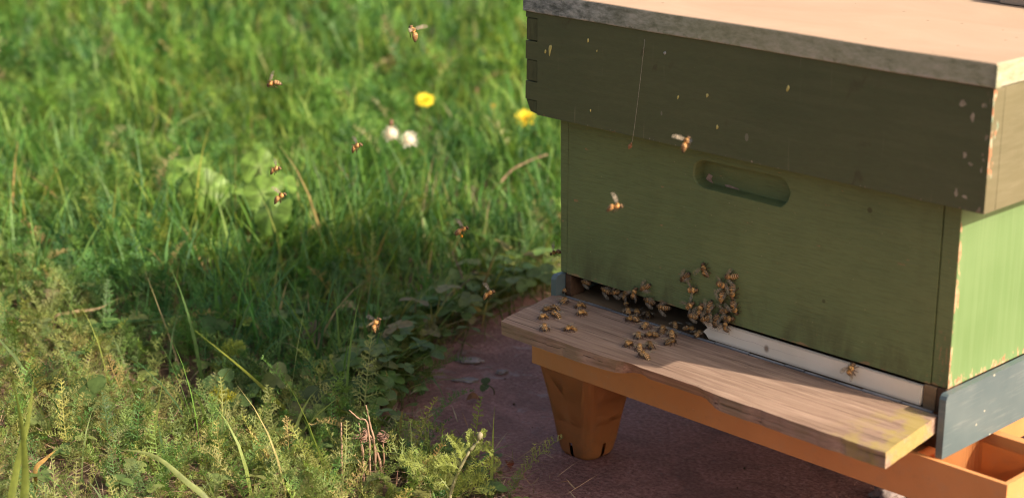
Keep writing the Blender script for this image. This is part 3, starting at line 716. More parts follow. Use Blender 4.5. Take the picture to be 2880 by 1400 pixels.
STROKES = [
    ('grass_shoot','green',0.008,[(-1.5232,0.6950,-0.1950),(-1.5463,0.6907,-0.1508),(-1.5819,0.6919,-0.0649),(-1.6324,0.6944,0.0587)],'long pale grass blade rising through the blurred lawn at upper left','grass blade'),
    ('grass_shoot','pale',0.007,[(-1.1911,0.3089,-0.1700),(-1.1972,0.3196,-0.1311),(-1.1913,0.3397,-0.0988),(-1.1633,0.3789,-0.0742)],'pale folded grass blade bending right above the broad leaves','grass blade'),
    ('grass_shoot','green',0.0095,[(-0.7671,-0.1863,-0.1800),(-0.7664,-0.1711,-0.1468),(-0.7653,-0.1576,-0.1185),(-0.7655,-0.1436,-0.0858)],'widest green grass blade at the left edge, slanting up','grass blade'),
    ('grass_shoot','green',0.006,[(-0.7986,-0.1267,-0.1800),(-0.7950,-0.1139,-0.1589),(-0.7930,-0.1022,-0.1365)],'narrow grass blade slanting right, beside the widest blade','grass blade'),
    ('dry_leaf','dry',0.006,[(-0.6805,-0.2030,-0.1600),(-0.6850,-0.2035,-0.1507),(-0.6927,-0.2095,-0.1466),(-0.7004,-0.2199,-0.1525)],'dry pale leaf curled like a hook at the left','dry leaf'),
    ('dry_leaf','dryb',0.01,[(-0.6184,-0.2803,-0.1700),(-0.6205,-0.2771,-0.1579),(-0.6276,-0.2796,-0.1470),(-0.6449,-0.2946,-0.1410)],"brown curled dead leaf at the picture's left edge",'dry leaf'),
    ('dry_leaf','dry',0.005,[(-0.6078,-0.2361,-0.1450),(-0.5927,-0.2181,-0.1388),(-0.5713,-0.1945,-0.1347),(-0.5570,-0.1746,-0.1224)],'long thin dry leaf lying over the feathery foliage','dry leaf'),
    ('grass_shoot','dark',0.006,[(-0.5506,-0.2349,-0.1500),(-0.5308,-0.2105,-0.1403),(-0.5053,-0.1829,-0.1366),(-0.4720,-0.1482,-0.1345)],'dark grass blade lying almost level towards the right','grass blade'),
    ('grass_shoot','yellow',0.0045,[(-0.2202,-0.1766,-0.1800),(-0.2437,-0.1890,-0.1538),(-0.2866,-0.1940,-0.1336),(-0.3389,-0.2167,-0.0977)],'yellow green grass blade running diagonally through the clover','grass blade'),
    ('grass_stalk','pale',0.006,[(-0.0369,-0.4119,-0.1400),(-0.0575,-0.4234,-0.1185),(-0.0825,-0.4396,-0.0970),(-0.1074,-0.4625,-0.0916)],'thick pale bent stalk in the foreground at lower left','grass stalk'),
    ('grass_shoot','green',0.004,[(-0.7652,0.0965,-0.1600),(-0.7752,0.1068,-0.1129),(-0.7856,0.1148,-0.0705),(-0.7940,0.1215,-0.0351)],'single upright green blade crossing the pale broad leaf','grass blade'),
    ('grass_shoot','pale',0.005,[(-0.8474,0.0839,-0.1700),(-0.8425,0.1036,-0.1363),(-0.8398,0.1220,-0.1002)],'pale blade slanting up below the broad leaf plant','grass blade'),
    ('twig','twig',0.003,[(-0.3725,0.2320,-0.1950),(-0.3821,0.2322,-0.1722),(-0.3949,0.2306,-0.1459),(-0.4088,0.2287,-0.1178)],'thin bare curved twig upright at the edge of the paving','twig'),
    ('twig','twig',0.003,[(-0.3770,0.1708,-0.1700),(-0.3652,0.1900,-0.1536),(-0.3536,0.2082,-0.1389)],'straight bare twig leaning right in the shaded grass','twig'),
    ('twig','twig',0.0025,[(-0.1638,-0.0291,-0.1930),(-0.1591,-0.0083,-0.1903),(-0.1591,0.0091,-0.1845)],'short grey twig lying on the brown paving','twig'),
    ('dry_stalk','drystem',0.0032,[(-0.6670,0.5600,-0.1400),(-0.6566,0.5801,-0.1182),(-0.6406,0.6022,-0.1047),(-0.6237,0.6235,-0.0953)],'blurred brown dry stalk leaning right beside the hive corner','dry stalk'),
    ('dry_stalk','drystem',0.003,[(-0.0631,-0.2376,-0.1800),(-0.0682,-0.2336,-0.1591),(-0.0720,-0.2295,-0.1406),(-0.0758,-0.2263,-0.1245)],'straight pinkish dry stalk, leftmost of the broken stems','dry stalk'),
    ('dry_stalk','drystem',0.0032,[(-0.0685,-0.1838,-0.1800),(-0.0744,-0.1840,-0.1666),(-0.0802,-0.1849,-0.1553),(-0.0836,-0.1861,-0.1501)],'thick dry stalk with cut tip, right of the broken stems','dry stalk'),
    ('dry_stalk','drystem',0.0026,[(-0.0719,-0.1877,-0.1550),(-0.0777,-0.1876,-0.1413),(-0.0826,-0.1873,-0.1293),(-0.0859,-0.1867,-0.1201)],'tallest thin dry stem of the broken stems','dry stalk'),
    ('dry_stalk','drystem',0.0025,[(-0.0586,-0.2066,-0.1300),(-0.0668,-0.2114,-0.1219),(-0.0757,-0.2170,-0.1139)],'thin dry stem pointing up left from the broken stems','dry stalk'),
    ('dry_stalk','drystem',0.0025,[(-0.0747,-0.2010,-0.1650),(-0.0797,-0.1996,-0.1500),(-0.0844,-0.1981,-0.1356)],'short dry stalk with withered clump in the broken stems','dry stalk'),
    ('grass_shoot','green',0.007,[(-0.7345,0.2057,-0.1500),(-0.7105,0.2385,-0.1307),(-0.6881,0.2728,-0.1041)],'dark grass blade leaning right above the shaded grass','grass blade'),
    ('grass_shoot','yellow',0.004,[(-0.4666,0.1369,-0.1800),(-0.4621,0.1548,-0.1493),(-0.4553,0.1769,-0.1142)],'thin yellowed blade standing in the shade','grass blade'),
    ('grass_shoot','orange',0.005,[(-0.2141,-0.4869,-0.1400),(-0.2094,-0.4774,-0.1290),(-0.2042,-0.4684,-0.1206)],'orange tipped dying blade in the foreground at lower left','grass blade'),
    ('grass_shoot','near',0.007,[(-0.0745,-0.5918,-0.1200),(-0.0800,-0.5760,-0.0709),(-0.0821,-0.5593,-0.0276),(-0.0865,-0.5487,0.0070)],'out of focus blade nearest the lower left corner','grass blade'),
    ('grass_shoot','near',0.008,[(-0.0284,-0.6027,-0.1000),(-0.0355,-0.5918,-0.0580),(-0.0468,-0.5850,-0.0160),(-0.0628,-0.5817,0.0287)],'out of focus blade leaning left at the left edge','grass blade'),
]
SPRIG_BASE = (0.0668,-0.2112,-0.2000)
SPRIG_STEM = [[(0.0718, -0.2187, -0.1869), (0.0691, -0.2152, -0.1725), (0.0668, -0.2112, -0.158), (0.0673, -0.2037, -0.1419), (0.0692, -0.1962, -0.129), (0.0711, -0.19, -0.1194)], [(0.0711, -0.19, -0.1194), (0.0741, -0.1846, -0.1139), (0.0753, -0.1811, -0.1088)]]
SPRIG_FRONDS = [
    ([(0.0684,-0.1977,-0.1307),(0.0653,-0.1966,-0.1210),(0.0602,-0.1983,-0.1130),(0.0527,-0.2026,-0.1053)],0.007),
    ([(0.0711,-0.1901,-0.1197),(0.0656,-0.1848,-0.1117),(0.0601,-0.1796,-0.1040)],0.005),
    ([(0.0740,-0.1844,-0.1133),(0.0755,-0.1803,-0.1075),(0.0773,-0.1755,-0.1007)],0.005),
    ([(0.0705,-0.1927,-0.1242),(0.0785,-0.1864,-0.1171),(0.0859,-0.1828,-0.1144),(0.0931,-0.1827,-0.1198)],0.007),
    ([(0.0681,-0.2091,-0.1564),(0.0830,-0.2022,-0.1409),(0.0985,-0.1963,-0.1294),(0.1139,-0.1904,-0.1174)],0.015),
    ([(0.0677,-0.2008,-0.1364),(0.0632,-0.2103,-0.1306),(0.0577,-0.2233,-0.1305)],0.013),
    ([(0.0673,-0.2107,-0.1580),(0.0509,-0.2182,-0.1372),(0.0378,-0.2289,-0.1308),(0.0263,-0.2388,-0.1270)],0.014),
    ([(0.0672,-0.2115,-0.1596),(0.0870,-0.2106,-0.1468),(0.1071,-0.2113,-0.1384),(0.1285,-0.2137,-0.1367)],0.013),
    ([(0.0658,-0.2129,-0.1596),(0.0532,-0.2114,-0.1496),(0.0431,-0.2090,-0.1433),(0.0346,-0.2058,-0.1389)],0.013),
]
LEAVES = [(-0.8879, 0.153, -0.085), (-0.7853, 0.1105, -0.09), (-0.7863, 0.149, -0.1), (-0.799, 0.2127, -0.075), (-0.7379, 0.2019, -0.085), (-0.708, 0.1506, -0.085), (-0.6512, 0.1236, -0.095)]

# ------------------------------------------------------------------ vegetation
NR = np.random.default_rng(11)
def norm(a): return a / (np.linalg.norm(a, axis=-1, keepdims=True) + 1e-12)

def frond_geo(spine, side, width, npairs, lobes, rng, lw=.00085):
    """feathery (twice divided) leaf along a spine polyline; side = lateral unit vector -> verts, tris"""
    sp = np.array([tuple(p) for p in spine], float); n = len(sp)
    tan = norm(np.gradient(sp, axis=0)); side = np.asarray(side, float)
    V = []; T = []
    def tri(a, b, c):
        k = len(V); V.extend((a, b, c)); T.append((k, k + 1, k + 2))
    # midrib
    for i in range(n - 1):
        wa, wb = .0009 * (1 - .7 * i / n), .0009 * (1 - .7 * (i + 1) / n)
        a, b, c, d = sp[i] - side * wa, sp[i] + side * wa, sp[i + 1] + side * wb, sp[i + 1] - side * wb
        tri(a, b, c); tri(a, c, d)
    for k in range(npairs):
        s = .10 + .90 * (k + .5) / npairs
        f = s * (n - 1); i = min(int(f), n - 2); p = sp[i] + (sp[i + 1] - sp[i]) * (f - i); d = tan[i]
        nrm = np.cross(side, d)
        L = width * (math.sin(math.pi * min(1, .16 + s * .80)) ** .75) * rng.uniform(.65, 1.2)
        for sg in (-1, 1):
            a = rng.uniform(.25, .95)
            dr = norm(sg * side * math.cos(a) + d * math.sin(a) + nrm * rng.uniform(-.15, .95))
            q = norm(d - dr * (d @ dr)); tip = p + dr * L
            tri(p - q * lw * .6, p + q * lw * .6, tip)
            for t in lobes:
                for s2 in (-1, 1):
                    b = p + dr * (L * t); ll = L * .46 * (1.15 - .6 * t) * rng.uniform(.7, 1.2)
                    tp = b + norm(dr * .75 + q * s2 * .85 + nrm * rng.uniform(-.7, 1.0)) * ll
                    tri(b - dr * lw * .55, b + dr * lw * .75, tp)
    return np.array(V), np.array(T)

def frond_proto(rng, L, width, npairs, lobes, th0, curl, lw=.00085, n=9):
    th = th0 + curl * np.linspace(0, 1, n) ** 1.2
    st_ = np.stack([.12 * np.sin(np.linspace(0, 2.5, n) * rng.uniform(.5, 1.6)) * rng.uniform(-1, 1), np.sin(th), np.cos(th)], -1)
    sp = np.concatenate([[[0, 0, 0]], np.cumsum(norm(st_)[:-1] * (L / (n - 1)), 0)])
    return frond_geo(sp, (1, 0, 0), width, npairs, lobes, rng, lw)

rr = random.Random(5)
HI = [frond_proto(rr, rr.uniform(.070, .105), rr.uniform(.0105, .0145), 18, (.36, .64, .90), rr.uniform(.05, .55), rr.uniform(.4, 1.3), .0012) for _ in range(18)]
MID = [frond_proto(rr, rr.uniform(.06, .085), rr.uniform(.010, .013), 13, (.5, .85), rr.uniform(.1, .5), rr.uniform(.5, 1.3), .0013) for _ in range(6)]
LO = [frond_proto(rr, rr.uniform(.06, .09), rr.uniform(.010, .014), 9, (.6,), rr.uniform(.05, .5), rr.uniform(.3, 1.2), .0030, 6) for _ in range(5)]

def rotz(a):
    c, s = np.cos(a), np.sin(a); o = np.zeros_like(a); i = np.ones_like(a)
    return np.stack([np.stack([c, -s, o], -1), np.stack([s, c, o], -1), np.stack([o, o, i], -1)], -2)

def scatter(protos, pos, az, scale, colr, rng, tilt=.25):
    Vs, Ts, Cs = [], [], []; off = 0
    pick = rng.integers(0, len(protos), len(pos))
    for k, (V, T) in enumerate(protos):
        m = pick == k; n = m.sum()
        if not n: continue
        R_ = rotz(az[m]); tx = rng.normal(0, tilt, n); c, s = np.cos(tx), np.sin(tx); o = np.zeros(n); i = np.ones(n)
        RX = np.stack([np.stack([c, o, s], -1), np.stack([o, i, o], -1), np.stack([-s, o, c], -1)], -2)   # roll about its own axis
        M = (R_ @ RX) * scale[m][:, None, None]
        P = np.einsum('nij,vj->nvi', M, V) + pos[m][:, None, :]
        Vs.append(P.reshape(-1, 3)); Ts.append((T[None] + (np.arange(n) * len(V))[:, None, None] + off).reshape(-1, 3)); off += n * len(V)
        Cs.append(np.repeat(colr[m], len(V), 0))
    return np.concatenate(Vs), np.concatenate(Ts), np.concatenate(Cs)

def blades(pos, az, L, lean, bend, wd, colr, rng, seg=5, twist=.6):
    n = len(pos); s = np.linspace(0, 1, seg + 1); ph = lean[:, None] + bend[:, None] * s[None] ** 1.4
    d = np.stack([np.sin(ph) * np.cos(az)[:, None], np.sin(ph) * np.sin(az)[:, None], np.cos(ph)], -1)
    P = np.concatenate([np.zeros((n, 1, 3)), np.cumsum(d[:, :-1] * (L / seg)[:, None, None], 1)], 1) + pos[:, None]
    fa = az + math.pi / 2 + rng.normal(0, twist, n); side = np.stack([np.cos(fa), np.sin(fa), 0 * fa], -1)
    wv = wd[:, None] * np.clip(1.05 - s[None] ** 2.2, .04, 1) * (.65 + .35 * np.sin(np.pi * np.clip(s[None] * 1.2, 0, 1)))
    A = P - side[:, None] * wv[..., None] * .5; B = P + side[:, None] * wv[..., None] * .5
    V = np.stack([A, B], 2).reshape(-1, 3); base = (np.arange(n) * (seg + 1) * 2)[:, None, None]
    q = np.concatenate([np.array([[2 * i, 2 * i + 1, 2 * i + 3], [2 * i, 2 * i + 3, 2 * i + 2]]) for i in range(seg)])
    sh = (.82 + .3 * s)[None, :, None, None]                                    # blades are paler towards the tip
    C = np.repeat((np.broadcast_to(colr[:, None, None, :], (n, seg + 1, 1, 3)) * sh), 2, 2).reshape(-1, 3)
    return V, (q[None] + base).reshape(-1, 3), C

camp = np.array(CAM_LOC); cf = np.array(CAM_F); cr_ = np.array(CAM_R)
def depth(x, y): return (x - camp[0]) * cf[0] + (y - camp[1]) * cf[1] + (GZ + .05 - camp[2]) * cf[2]
def lat(x, y): return ((x - camp[0]) * cr_[0] + (y - camp[1]) * cr_[1]) / depth(x, y)
def sample(n, d0, d1, inset=.0, latlim=(-.42, .16)):
    """ground points on the lawn, in the strip of lawn that lies between two distances from the viewpoint"""
    out = []; tot = 0
    while tot < n:
        x = NR.uniform(-5.0, 1.9, n * 8); y = NR.uniform(-1.5, 5.0, n * 8); d = depth(x, y); l = lat(x, y)
        k = (d > d0) & (d < d1) & (l > latlim[0]) & (l < latlim[1])
        x, y = x[k], y[k]
        ins = in_poly(x, y, SLAB); k = ~ins
        if inset: k &= poly_dist(x, y, SLAB) > inset
        p = np.stack([x[k], y[k]], -1); out.append(p); tot += len(p)
    p = np.concatenate(out)[:n]
    return np.concatenate([p, ground_h(p[:, 0], p[:, 1])[:, None]], 1)
def patch(p, sx, ph=0):
    return .5 + .5 * np.sin(p[:, 0] * sx + ph + 1.7 * np.sin(p[:, 1] * sx * .8 + ph)) * np.cos(p[:, 1] * sx * 1.1 - ph)

def colours(n, pal, wts, jit=.22):
    pal = np.array(pal); k = NR.choice(len(pal), n, p=np.array(wts) / sum(wts))
    return np.clip(pal[k] * NR.uniform(1 - jit, 1 + jit, (n, 1)) * NR.uniform(.92, 1.08, (n, 3)), .004, .9)
GREENS = [(.075, .190, .055), (.110, .240, .058), (.055, .150, .055), (.155, .275, .060), (.23, .29, .065), (.36, .28, .14)]
LGREEN = [(.095, .215, .044), (.145, .275, .052), (.055, .145, .040), (.22, .325, .07), (.36, .32, .17)]

def patchy(p, c):                                           # the sward is a patchwork of paler and darker plants
    f = .72 + .62 * (.55 * patch(p, 9.0, .4) + .45 * patch(p, 23.0, 2.0)); y = patch(p, 5.0, 3.3)
    return c * f[:, None] * np.stack([.85 + .35 * y, .96 + .1 * y, 1.05 - .15 * y], -1)
def edge_dry(p):                                            # near the paving and in the trodden foreground the lawn is sparser and drier
    d = poly_dist(p[:, 0], p[:, 1], SLAB)
    return np.clip(1 - d / .16, 0, 1) * np.where(p[:, 1] > -.1, .22, .6) + np.clip((-.13 - p[:, 1]) / .12, 0, 1) * .55

def mixdry(c, f):
    tan = np.array([.52, .42, .17]); return c * (1 - f[:, None]) + tan * f[:, None]

def clear(p):                                               # open ground around the single sprig and the broken stems
    ok = np.ones(len(p), bool)
    for (cx, cy, r0) in ((.085, -.20, .052), (.12, -.25, .06), (.155, -.295, .06), (.19, -.34, .05), (-.06, -.19, .022), (-.03, -.20, .02),
                         (-.74, .10, .032), (-.69, .05, .03), (-.72, .15, .03), (-.78, .17, .03), (-.84, .12, .03), (-.79, .06, .03)):
        ok &= np.hypot(p[:, 0] - cx, p[:, 1] - cy) > r0
    return ok
# ---- feathery yarrow mat
def bare(p, th):
    return NR.uniform(0, 1, len(p)) < np.clip((patch(p, 11, .7) - th) * 2.2, 0.08, 1)
P1 = sample(5600, 1.35, 2.55, .0); d = poly_dist(P1[:, 0], P1[:, 1], SLAB)
shade_zone = (P1[:, 1] > -.12) & (P1[:, 0] > -.62)
keep = (NR.uniform(0, 1, len(P1)) < np.where(shade_zone, .45, np.where(P1[:, 1] < -.15, .92, 1.0))) & (NR.uniform(0, 1, len(P1)) < np.clip(.35 + d / .10, 0, 1)) & (bare(P1, -.12))
keep &= clear(P1)
P1 = P1[keep]; n = len(P1)
C1 = mixdry(patchy(P1, colours(n, GREENS, (4, 4, 3, 2, 1, .35))), np.clip(edge_dry(P1) * 1.15, 0, 1) * NR.uniform(0, .85, n))
V1, T1, K1 = scatter(HI, P1, NR.uniform(0, 6.28, n), NR.uniform(.4, 1.2, n) * np.where(P1[:, 1] < -.15, .8, 1), C1, NR)
P2 = sample(5200, 2.5, 3.5); n = len(P2); V2, T2, K2 = scatter(MID, P2, NR.uniform(0, 6.28, n), NR.uniform(.7, 1.5, n) * (.6 + .6 * patch(P2, 13, 1.)), patchy(P2, colours(n, LGREEN, (4, 3, 3, 2, .3))), NR)
P3 = sample(5200, 3.4, 5.6); n = len(P3); V3, T3, K3 = scatter(LO, P3, NR.uniform(0, 6.28, n), NR.uniform(.9, 1.8, n) * (.6 + .6 * patch(P3, 11, 2.)), patchy(P3, colours(n, LGREEN, (4, 3, 3, 2, .3))), NR)
Va = np.concatenate([V1, V2, V3]); Ta = np.concatenate([T1, T2 + len(V1), T3 + len(V1) + len(V2)]); Ka = np.concatenate([K1, K2, K3])
o = link('yarrow_foliage', raw_mesh('yarrow_foliage', Va, Ta, Ka, [LEAF])); tag(o, 'feathery green yarrow leaves matted across the lawn', 'foliage', kind='stuff')

# ---- grass blades
def grass(n, d0, d1, Lr, wr, pal, wts, inset=.01, f=None, lim=(-.42, .16)):
    p = sample(n, d0, d1, inset, lim)
    if f is not None: p = p[f(p)]
    n = len(p); c = patchy(p, colours(n, pal, wts))
    if d0 < 2: c = mixdry(c, np.clip(edge_dry(p), 0, 1) * NR.uniform(0, .6, n))
    return blades(p, NR.uniform(0, 6.28, n), NR.uniform(*Lr, n) * (.55 + .75 * patch(p, 10, 1.3)), np.abs(NR.normal(.3, .25, n)), NR.uniform(.1, 1.3, n), NR.uniform(*wr, n), c, NR)
near_f = lambda p: clear(p) & (NR.uniform(0, 1, len(p)) < np.clip(np.where(p[:, 1] < -.12, .05, .12) + .35 * patch(p, 6, 2.1) ** 2 * (p[:, 1] > -.2) + .62 * ((p[:, 1] > -.09) & (p[:, 0] > -.8)), 0, 1))
sets = [grass(6500, 1.35, 2.6, (.06, .17), (.0018, .0046), GREENS, (3, 4, 3, 3, 1.2, .5), .012, near_f),
        grass(6500, 2.4, 3.6, (.05, .12), (.0025, .006), LGREEN, (4, 4, 3, 2, .5)),
        grass(8000, 3.4, 5.8, (.06, .14), (.005, .011), LGREEN, (4, 4, 3, 2.4, .5)),
        grass(5000, 2.6, 5.8, (.06, .14), (.005, .011), LGREEN, (4, 4, 3, 2.4, .5), .01, None, (.14, .6))]
off = 0; VV, TT, CC = [], [], []
for V, T, C in sets: VV.append(V); TT.append(T + off); CC.append(C); off += len(V)
o = link('grass', raw_mesh('grass', np.concatenate(VV), np.concatenate(TT), np.concatenate(CC), [LEAF])); tag(o, 'long green grass blades growing through the lawn', 'grass', kind='stuff')

# ---- weeds that have crept over the paving's edge
def edge_points(n, spread, k0=2, k1=11):
    out = []
    while len(out) < n:
        k = NR.integers(k0, k1); t = NR.uniform(); a, b = np.array(SLAB[k]), np.array(SLAB[k + 1]); d = b - a; nn = np.array([-d[1], d[0]]) / np.linalg.norm(d)
        q = a + d * t + nn * abs(NR.normal(0, spread)) * (1 if NR.uniform() < .75 else -1)
        if np.linalg.norm(d) * 6 > NR.uniform(): out.append((q[0], q[1]))
    p = np.array(out); return np.concatenate([p, np.full((n, 1), GZ + .0005)], 1)
E1 = edge_points(330, .022); E1 = E1[clear(E1) & (NR.uniform(0, 1, len(E1)) < np.where(E1[:, 1] > -.03, 1, .0))]; n = len(E1)
Ve, Te, Ke = scatter(HI, E1, NR.uniform(0, 6.28, n), NR.uniform(.3, .8, n), mixdry(colours(n, GREENS, (4, 3, 4, 1, .6, .8)), NR.uniform(0, .5, n)), NR, .4)
E2 = edge_points(420, .022); E2 = E2[clear(E2) & (E2[:, 1] > -.04)]; n = len(E2)
Vg, Tg, Kg = blades(E2, NR.uniform(-.9, .7, n), NR.uniform(.04, .14, n), NR.uniform(.3, 1.1, n), NR.uniform(.3, 1.3, n), NR.uniform(.0015, .0036, n), mixdry(colours(n, GREENS, (4, 3, 4, 1, 1, 1.4)), NR.uniform(0, .6, n)), NR)
o = link('edge_weeds', raw_mesh('edge_weeds', np.concatenate([Ve, Vg]), np.concatenate([Te, Tg + len(Ve)]), np.concatenate([Ke, Kg]), [LEAF])); tag(o, 'ragged weeds and grass creeping over the edge of the paving', 'weeds', kind='stuff')
# ---- dry litter on the soil and at the paving edge
p = sample(12000, 1.35, 2.6); p = p[NR.uniform(0, 1, len(p)) < np.clip(.4 + edge_dry(p), 0, 1)]
p2 = NR.uniform(0, 1, (500, 2)); k = NR.integers(3, 12, 500)
ep = np.array([np.array(SLAB[i]) * (1 - t) + np.array(SLAB[i + 1]) * t for i, t in zip(k, p2[:, 0])]) + NR.normal(0, .028, (500, 2))
p = np.concatenate([p, np.concatenate([ep, np.full((500, 1), GZ + .001)], 1)]); n = len(p); p[:, 2] += NR.uniform(.001, .012, n)
p[:, 2] += NR.uniform(0, .014, n)
C = colours(n, [(.46, .34, .22), (.56, .43, .29), (.30, .20, .12), (.42, .25, .17)], (3, 2, 3, 1.5))
V, T, C = blades(p, NR.uniform(0, 6.28, n), NR.uniform(.012, .05, n), NR.uniform(1.2, 1.62, n), NR.uniform(-.25, .4, n), NR.uniform(.0006, .0020, n), C, NR, 3, 1.0)
o = link('dry_litter', raw_mesh('dry_litter', V, T, C, [DRY])); tag(o, 'dead straw and leaf litter lying between the plants', 'litter', kind='stuff')

# ---- clover
def leaflet(L, wd, fold=.25, n=7):
    """obovate leaflet along +Y with a midrib fold -> verts, tris"""
    V = [(0, 0, 0)]; rows = []
    for i in range(1, n + 1):
        t = i / n; h = wd * .5 * (math.sin(math.pi * min(1, .08 + .86 * t ** .85)) ** .8) if i < n else wd * .13
        y = L * t; z = -.10 * L * t * t
        rows.append(len(V)); V += [(-h, y - (.03 * L if i == n else 0), z + fold * h), (0, y - (.06 * L if i == n else 0), z), (h, y - (.03 * L if i == n else 0), z + fold * h)]
    T = [(0, rows[0] + 1, rows[0]), (0, rows[0] + 2, rows[0] + 1)]
    for a, b in zip(rows, rows[1:]):
        for k in (0, 1): T += [(a + k, a + k + 1, b + k + 1), (a + k, b + k + 1, b + k)]
    return np.array(V), np.array(T)
LV, LT = leaflet(.0125, .0115)
cl_tri = []
for k in range(3):
    a = 2.094 * k; M = np.array([[math.cos(a), -math.sin(a), 0], [math.sin(a), math.cos(a), 0], [0, 0, 1]])
    cl_tri.append((LV + (0, .0006, 0)) @ M.T)
def clover_proto(h, lean):
    pts = spline([(0, 0, 0), (lean * .3, 0, h * .5), (lean, 0, h)], 5); tv, tf = tube(pts, .00055, 4)
    V = [np.array([tuple(v) for v in tv])]; T = [np.array(tf)]; off = len(tv)
    for q in cl_tri: V.append(q + (lean, 0, h)); T.append(LT + off); off += len(q)
    return np.concatenate(V), np.concatenate(T)
CP = [clover_proto(h, l) for h, l in ((.022, .006), (.03, .01), (.038, .004), (.028, -.008))]
p = sample(3600, 1.35, 2.5, .0); dd = poly_dist(p[:, 0], p[:, 1], SLAB)
p = p[NR.uniform(0, 1, len(p)) < np.clip(.10 + .75 * np.exp(-dd / .11) * (p[:, 1] < .35) + .22 * (p[:, 1] < -.12) * (patch(p, 14, .2) > .5), 0, 1) * clear(p)]; ec = edge_points(230, .030, 2, 7); ec = ec[ec[:, 1] > -.085]; p = np.concatenate([p, ec]); n = len(p)
V, T, C = scatter(CP, p, NR.uniform(0, 6.28, n), np.where(np.arange(n) >= n - len(ec), NR.uniform(.7, 1.7, n), NR.uniform(.55, 1.15, n)), mixdry(colours(n, [(.105, .195, .055), (.14, .225, .060), (.19, .24, .07), (.26, .22, .10)], (3, 3, 1.5, .7)), np.clip(edge_dry(p), 0, 1) * NR.uniform(0, .4, n)), NR, .5)
o = link('clover_cover', raw_mesh('clover_cover', V, T, C, [BROAD])); tag(o, 'small clover leaves covering the ground near the paving', 'clover', kind='stuff')

# ---- single clover sprigs that stand out
leafmesh = {}
def leaf_mesh(col, big=1.0):
    key = (col, big)
    if key not in leafmesh:
        V, T = leaflet(.0150 * big, .0142 * big, .22, 8); C = np.tile(np.array(col), (len(V), 1)); C[1::3] *= .9
        leafmesh[key] = raw_mesh('leaflet', V, T, C, [BROAD])
    return leafmesh[key]
def facing(nrm, roll):
    """matrix whose +Z is nrm"""
    z = Vector(nrm).normalized(); x = Vector((math.cos(roll), math.sin(roll), 0)); x = (x - z * x.dot(z)).normalized(); y = z.cross(x)
    return Matrix((x, y, z)).transposed().to_4x4()
SPRIGS = [((-.3136, -.2040, -.1550), (.09, .155, .05), 1.35, (.5, -.5, .7), 'sunlit clover sprig with one large round leaflet, left of the yellow green diagonal blade'),
          ((-.2716, -.1591, -.1500), (.13, .165, .065), 1.25, (.7, -.6, .3), 'clover sprig with a pale upright oval leaflet at the edge of the shade'),
          ((-.2637, -.2167, -.1600), (.10, .16, .05), 1.0, (.2, -.4, .8), 'small sunlit clover sprig just below the large round leaflet'),
          ((-.2355, -.1476, -.1650), (.085, .12, .05), 1.15, (.3, -.6, .7), 'shaded clover sprig with two broad leaflets, left of three by the paving'),
          ((-.2153, -.1416, -.1650), (.085, .115, .05), 1.2, (.2, -.5, .8), 'shaded clover sprig, lowest of three near the broken dry stems'),
          ((-.2184, -.1709, -.1700), (.15, .16, .075), 1.1, (.3, -.5, .8), 'clover sprig half in sun at the foot of the diagonal blade'),
          ((-.2259, -.1181, -.1600), (.07, .115, .04), 1.2, (.4, -.6, .6), 'shaded clover sprig with upright leaflets, middle of three by the paving'),
          ((-.2182, -.0919, -.1650), (.07, .12, .04), 1.15, (.4, -.6, .6), 'shaded clover sprig, rightmost of three beside the brown paving'),
          ((-.4563, -.1123, -.1500), (.06, .12, .035), 1.25, (.4, -.5, .7), 'dark clover sprig deep in the shade behind the feathery leaf'),
          ((-.3596, -.0393, -.1500), (.15, .12, .08), 1.1, (.4, -.6, .6), 'reddish clover sprig in the shade above the paving edge'),
          ((-.3194, .0356, -.1650), (.055, .125, .035), 1.3, (.3, -.5, .8), 'clover sprig in shade directly below the golden flying bee'),
          ((-.1621, .0550, -.1850), (.09, .12, .035), .8, (.1, -.3, .9), 'tiny seedling growing alone on the brown paving'),
          ((-.3613, -.3382, -.1400), (.12, .19, .06), 1.5, (.5, -.7, .5), 'big rounded clover leaf in the sunny foliage at lower left'),
          ((.0343, -.1920, -.1600), (.14, .155, .05), .9, (.3, -.7, .5), 'two leaved clover sprig at the foot of the foreground yarrow')]
for i, (q, col, big, nrm, lab) in enumerate(SPRIGS):
    q = Vector(q); gz = GZ if in_poly(q.x, q.y, SLAB) else float(ground_h(np.array(q.x), np.array(q.y)))
    base = Vector((q.x + .008 * math.sin(i * 2.3), q.y + .010, gz)); e = empty('clover_sprig', base); tag(e, lab, 'clover', 'clover sprigs by the paving')
    V, F = tube(spline([base, base.lerp(q, .55) + Vector((.003, .002, 0)), q], 6), .0007, 5)
    C = np.tile(np.array([.14, .16, .06]), (len(V), 1))
    me = raw_mesh('stem', [tuple(v) for v in V], F, C, [BROAD]); link('stem', me, e)
    for k in range(2 if i in (11, 13) else 3):
        M = facing(nrm, .7 * i) @ Matrix.Rotation(2.094 * k + .3 * math.sin(i * 5 + k), 4, 'Z') @ Matrix.Rotation(.18 * math.sin(3 * i + 2 * k), 4, 'X')
        o = link('leaflet', leaf_mesh(col, big)); keep_world(o, e); o.matrix_basis = Matrix.Translation(q) @ M

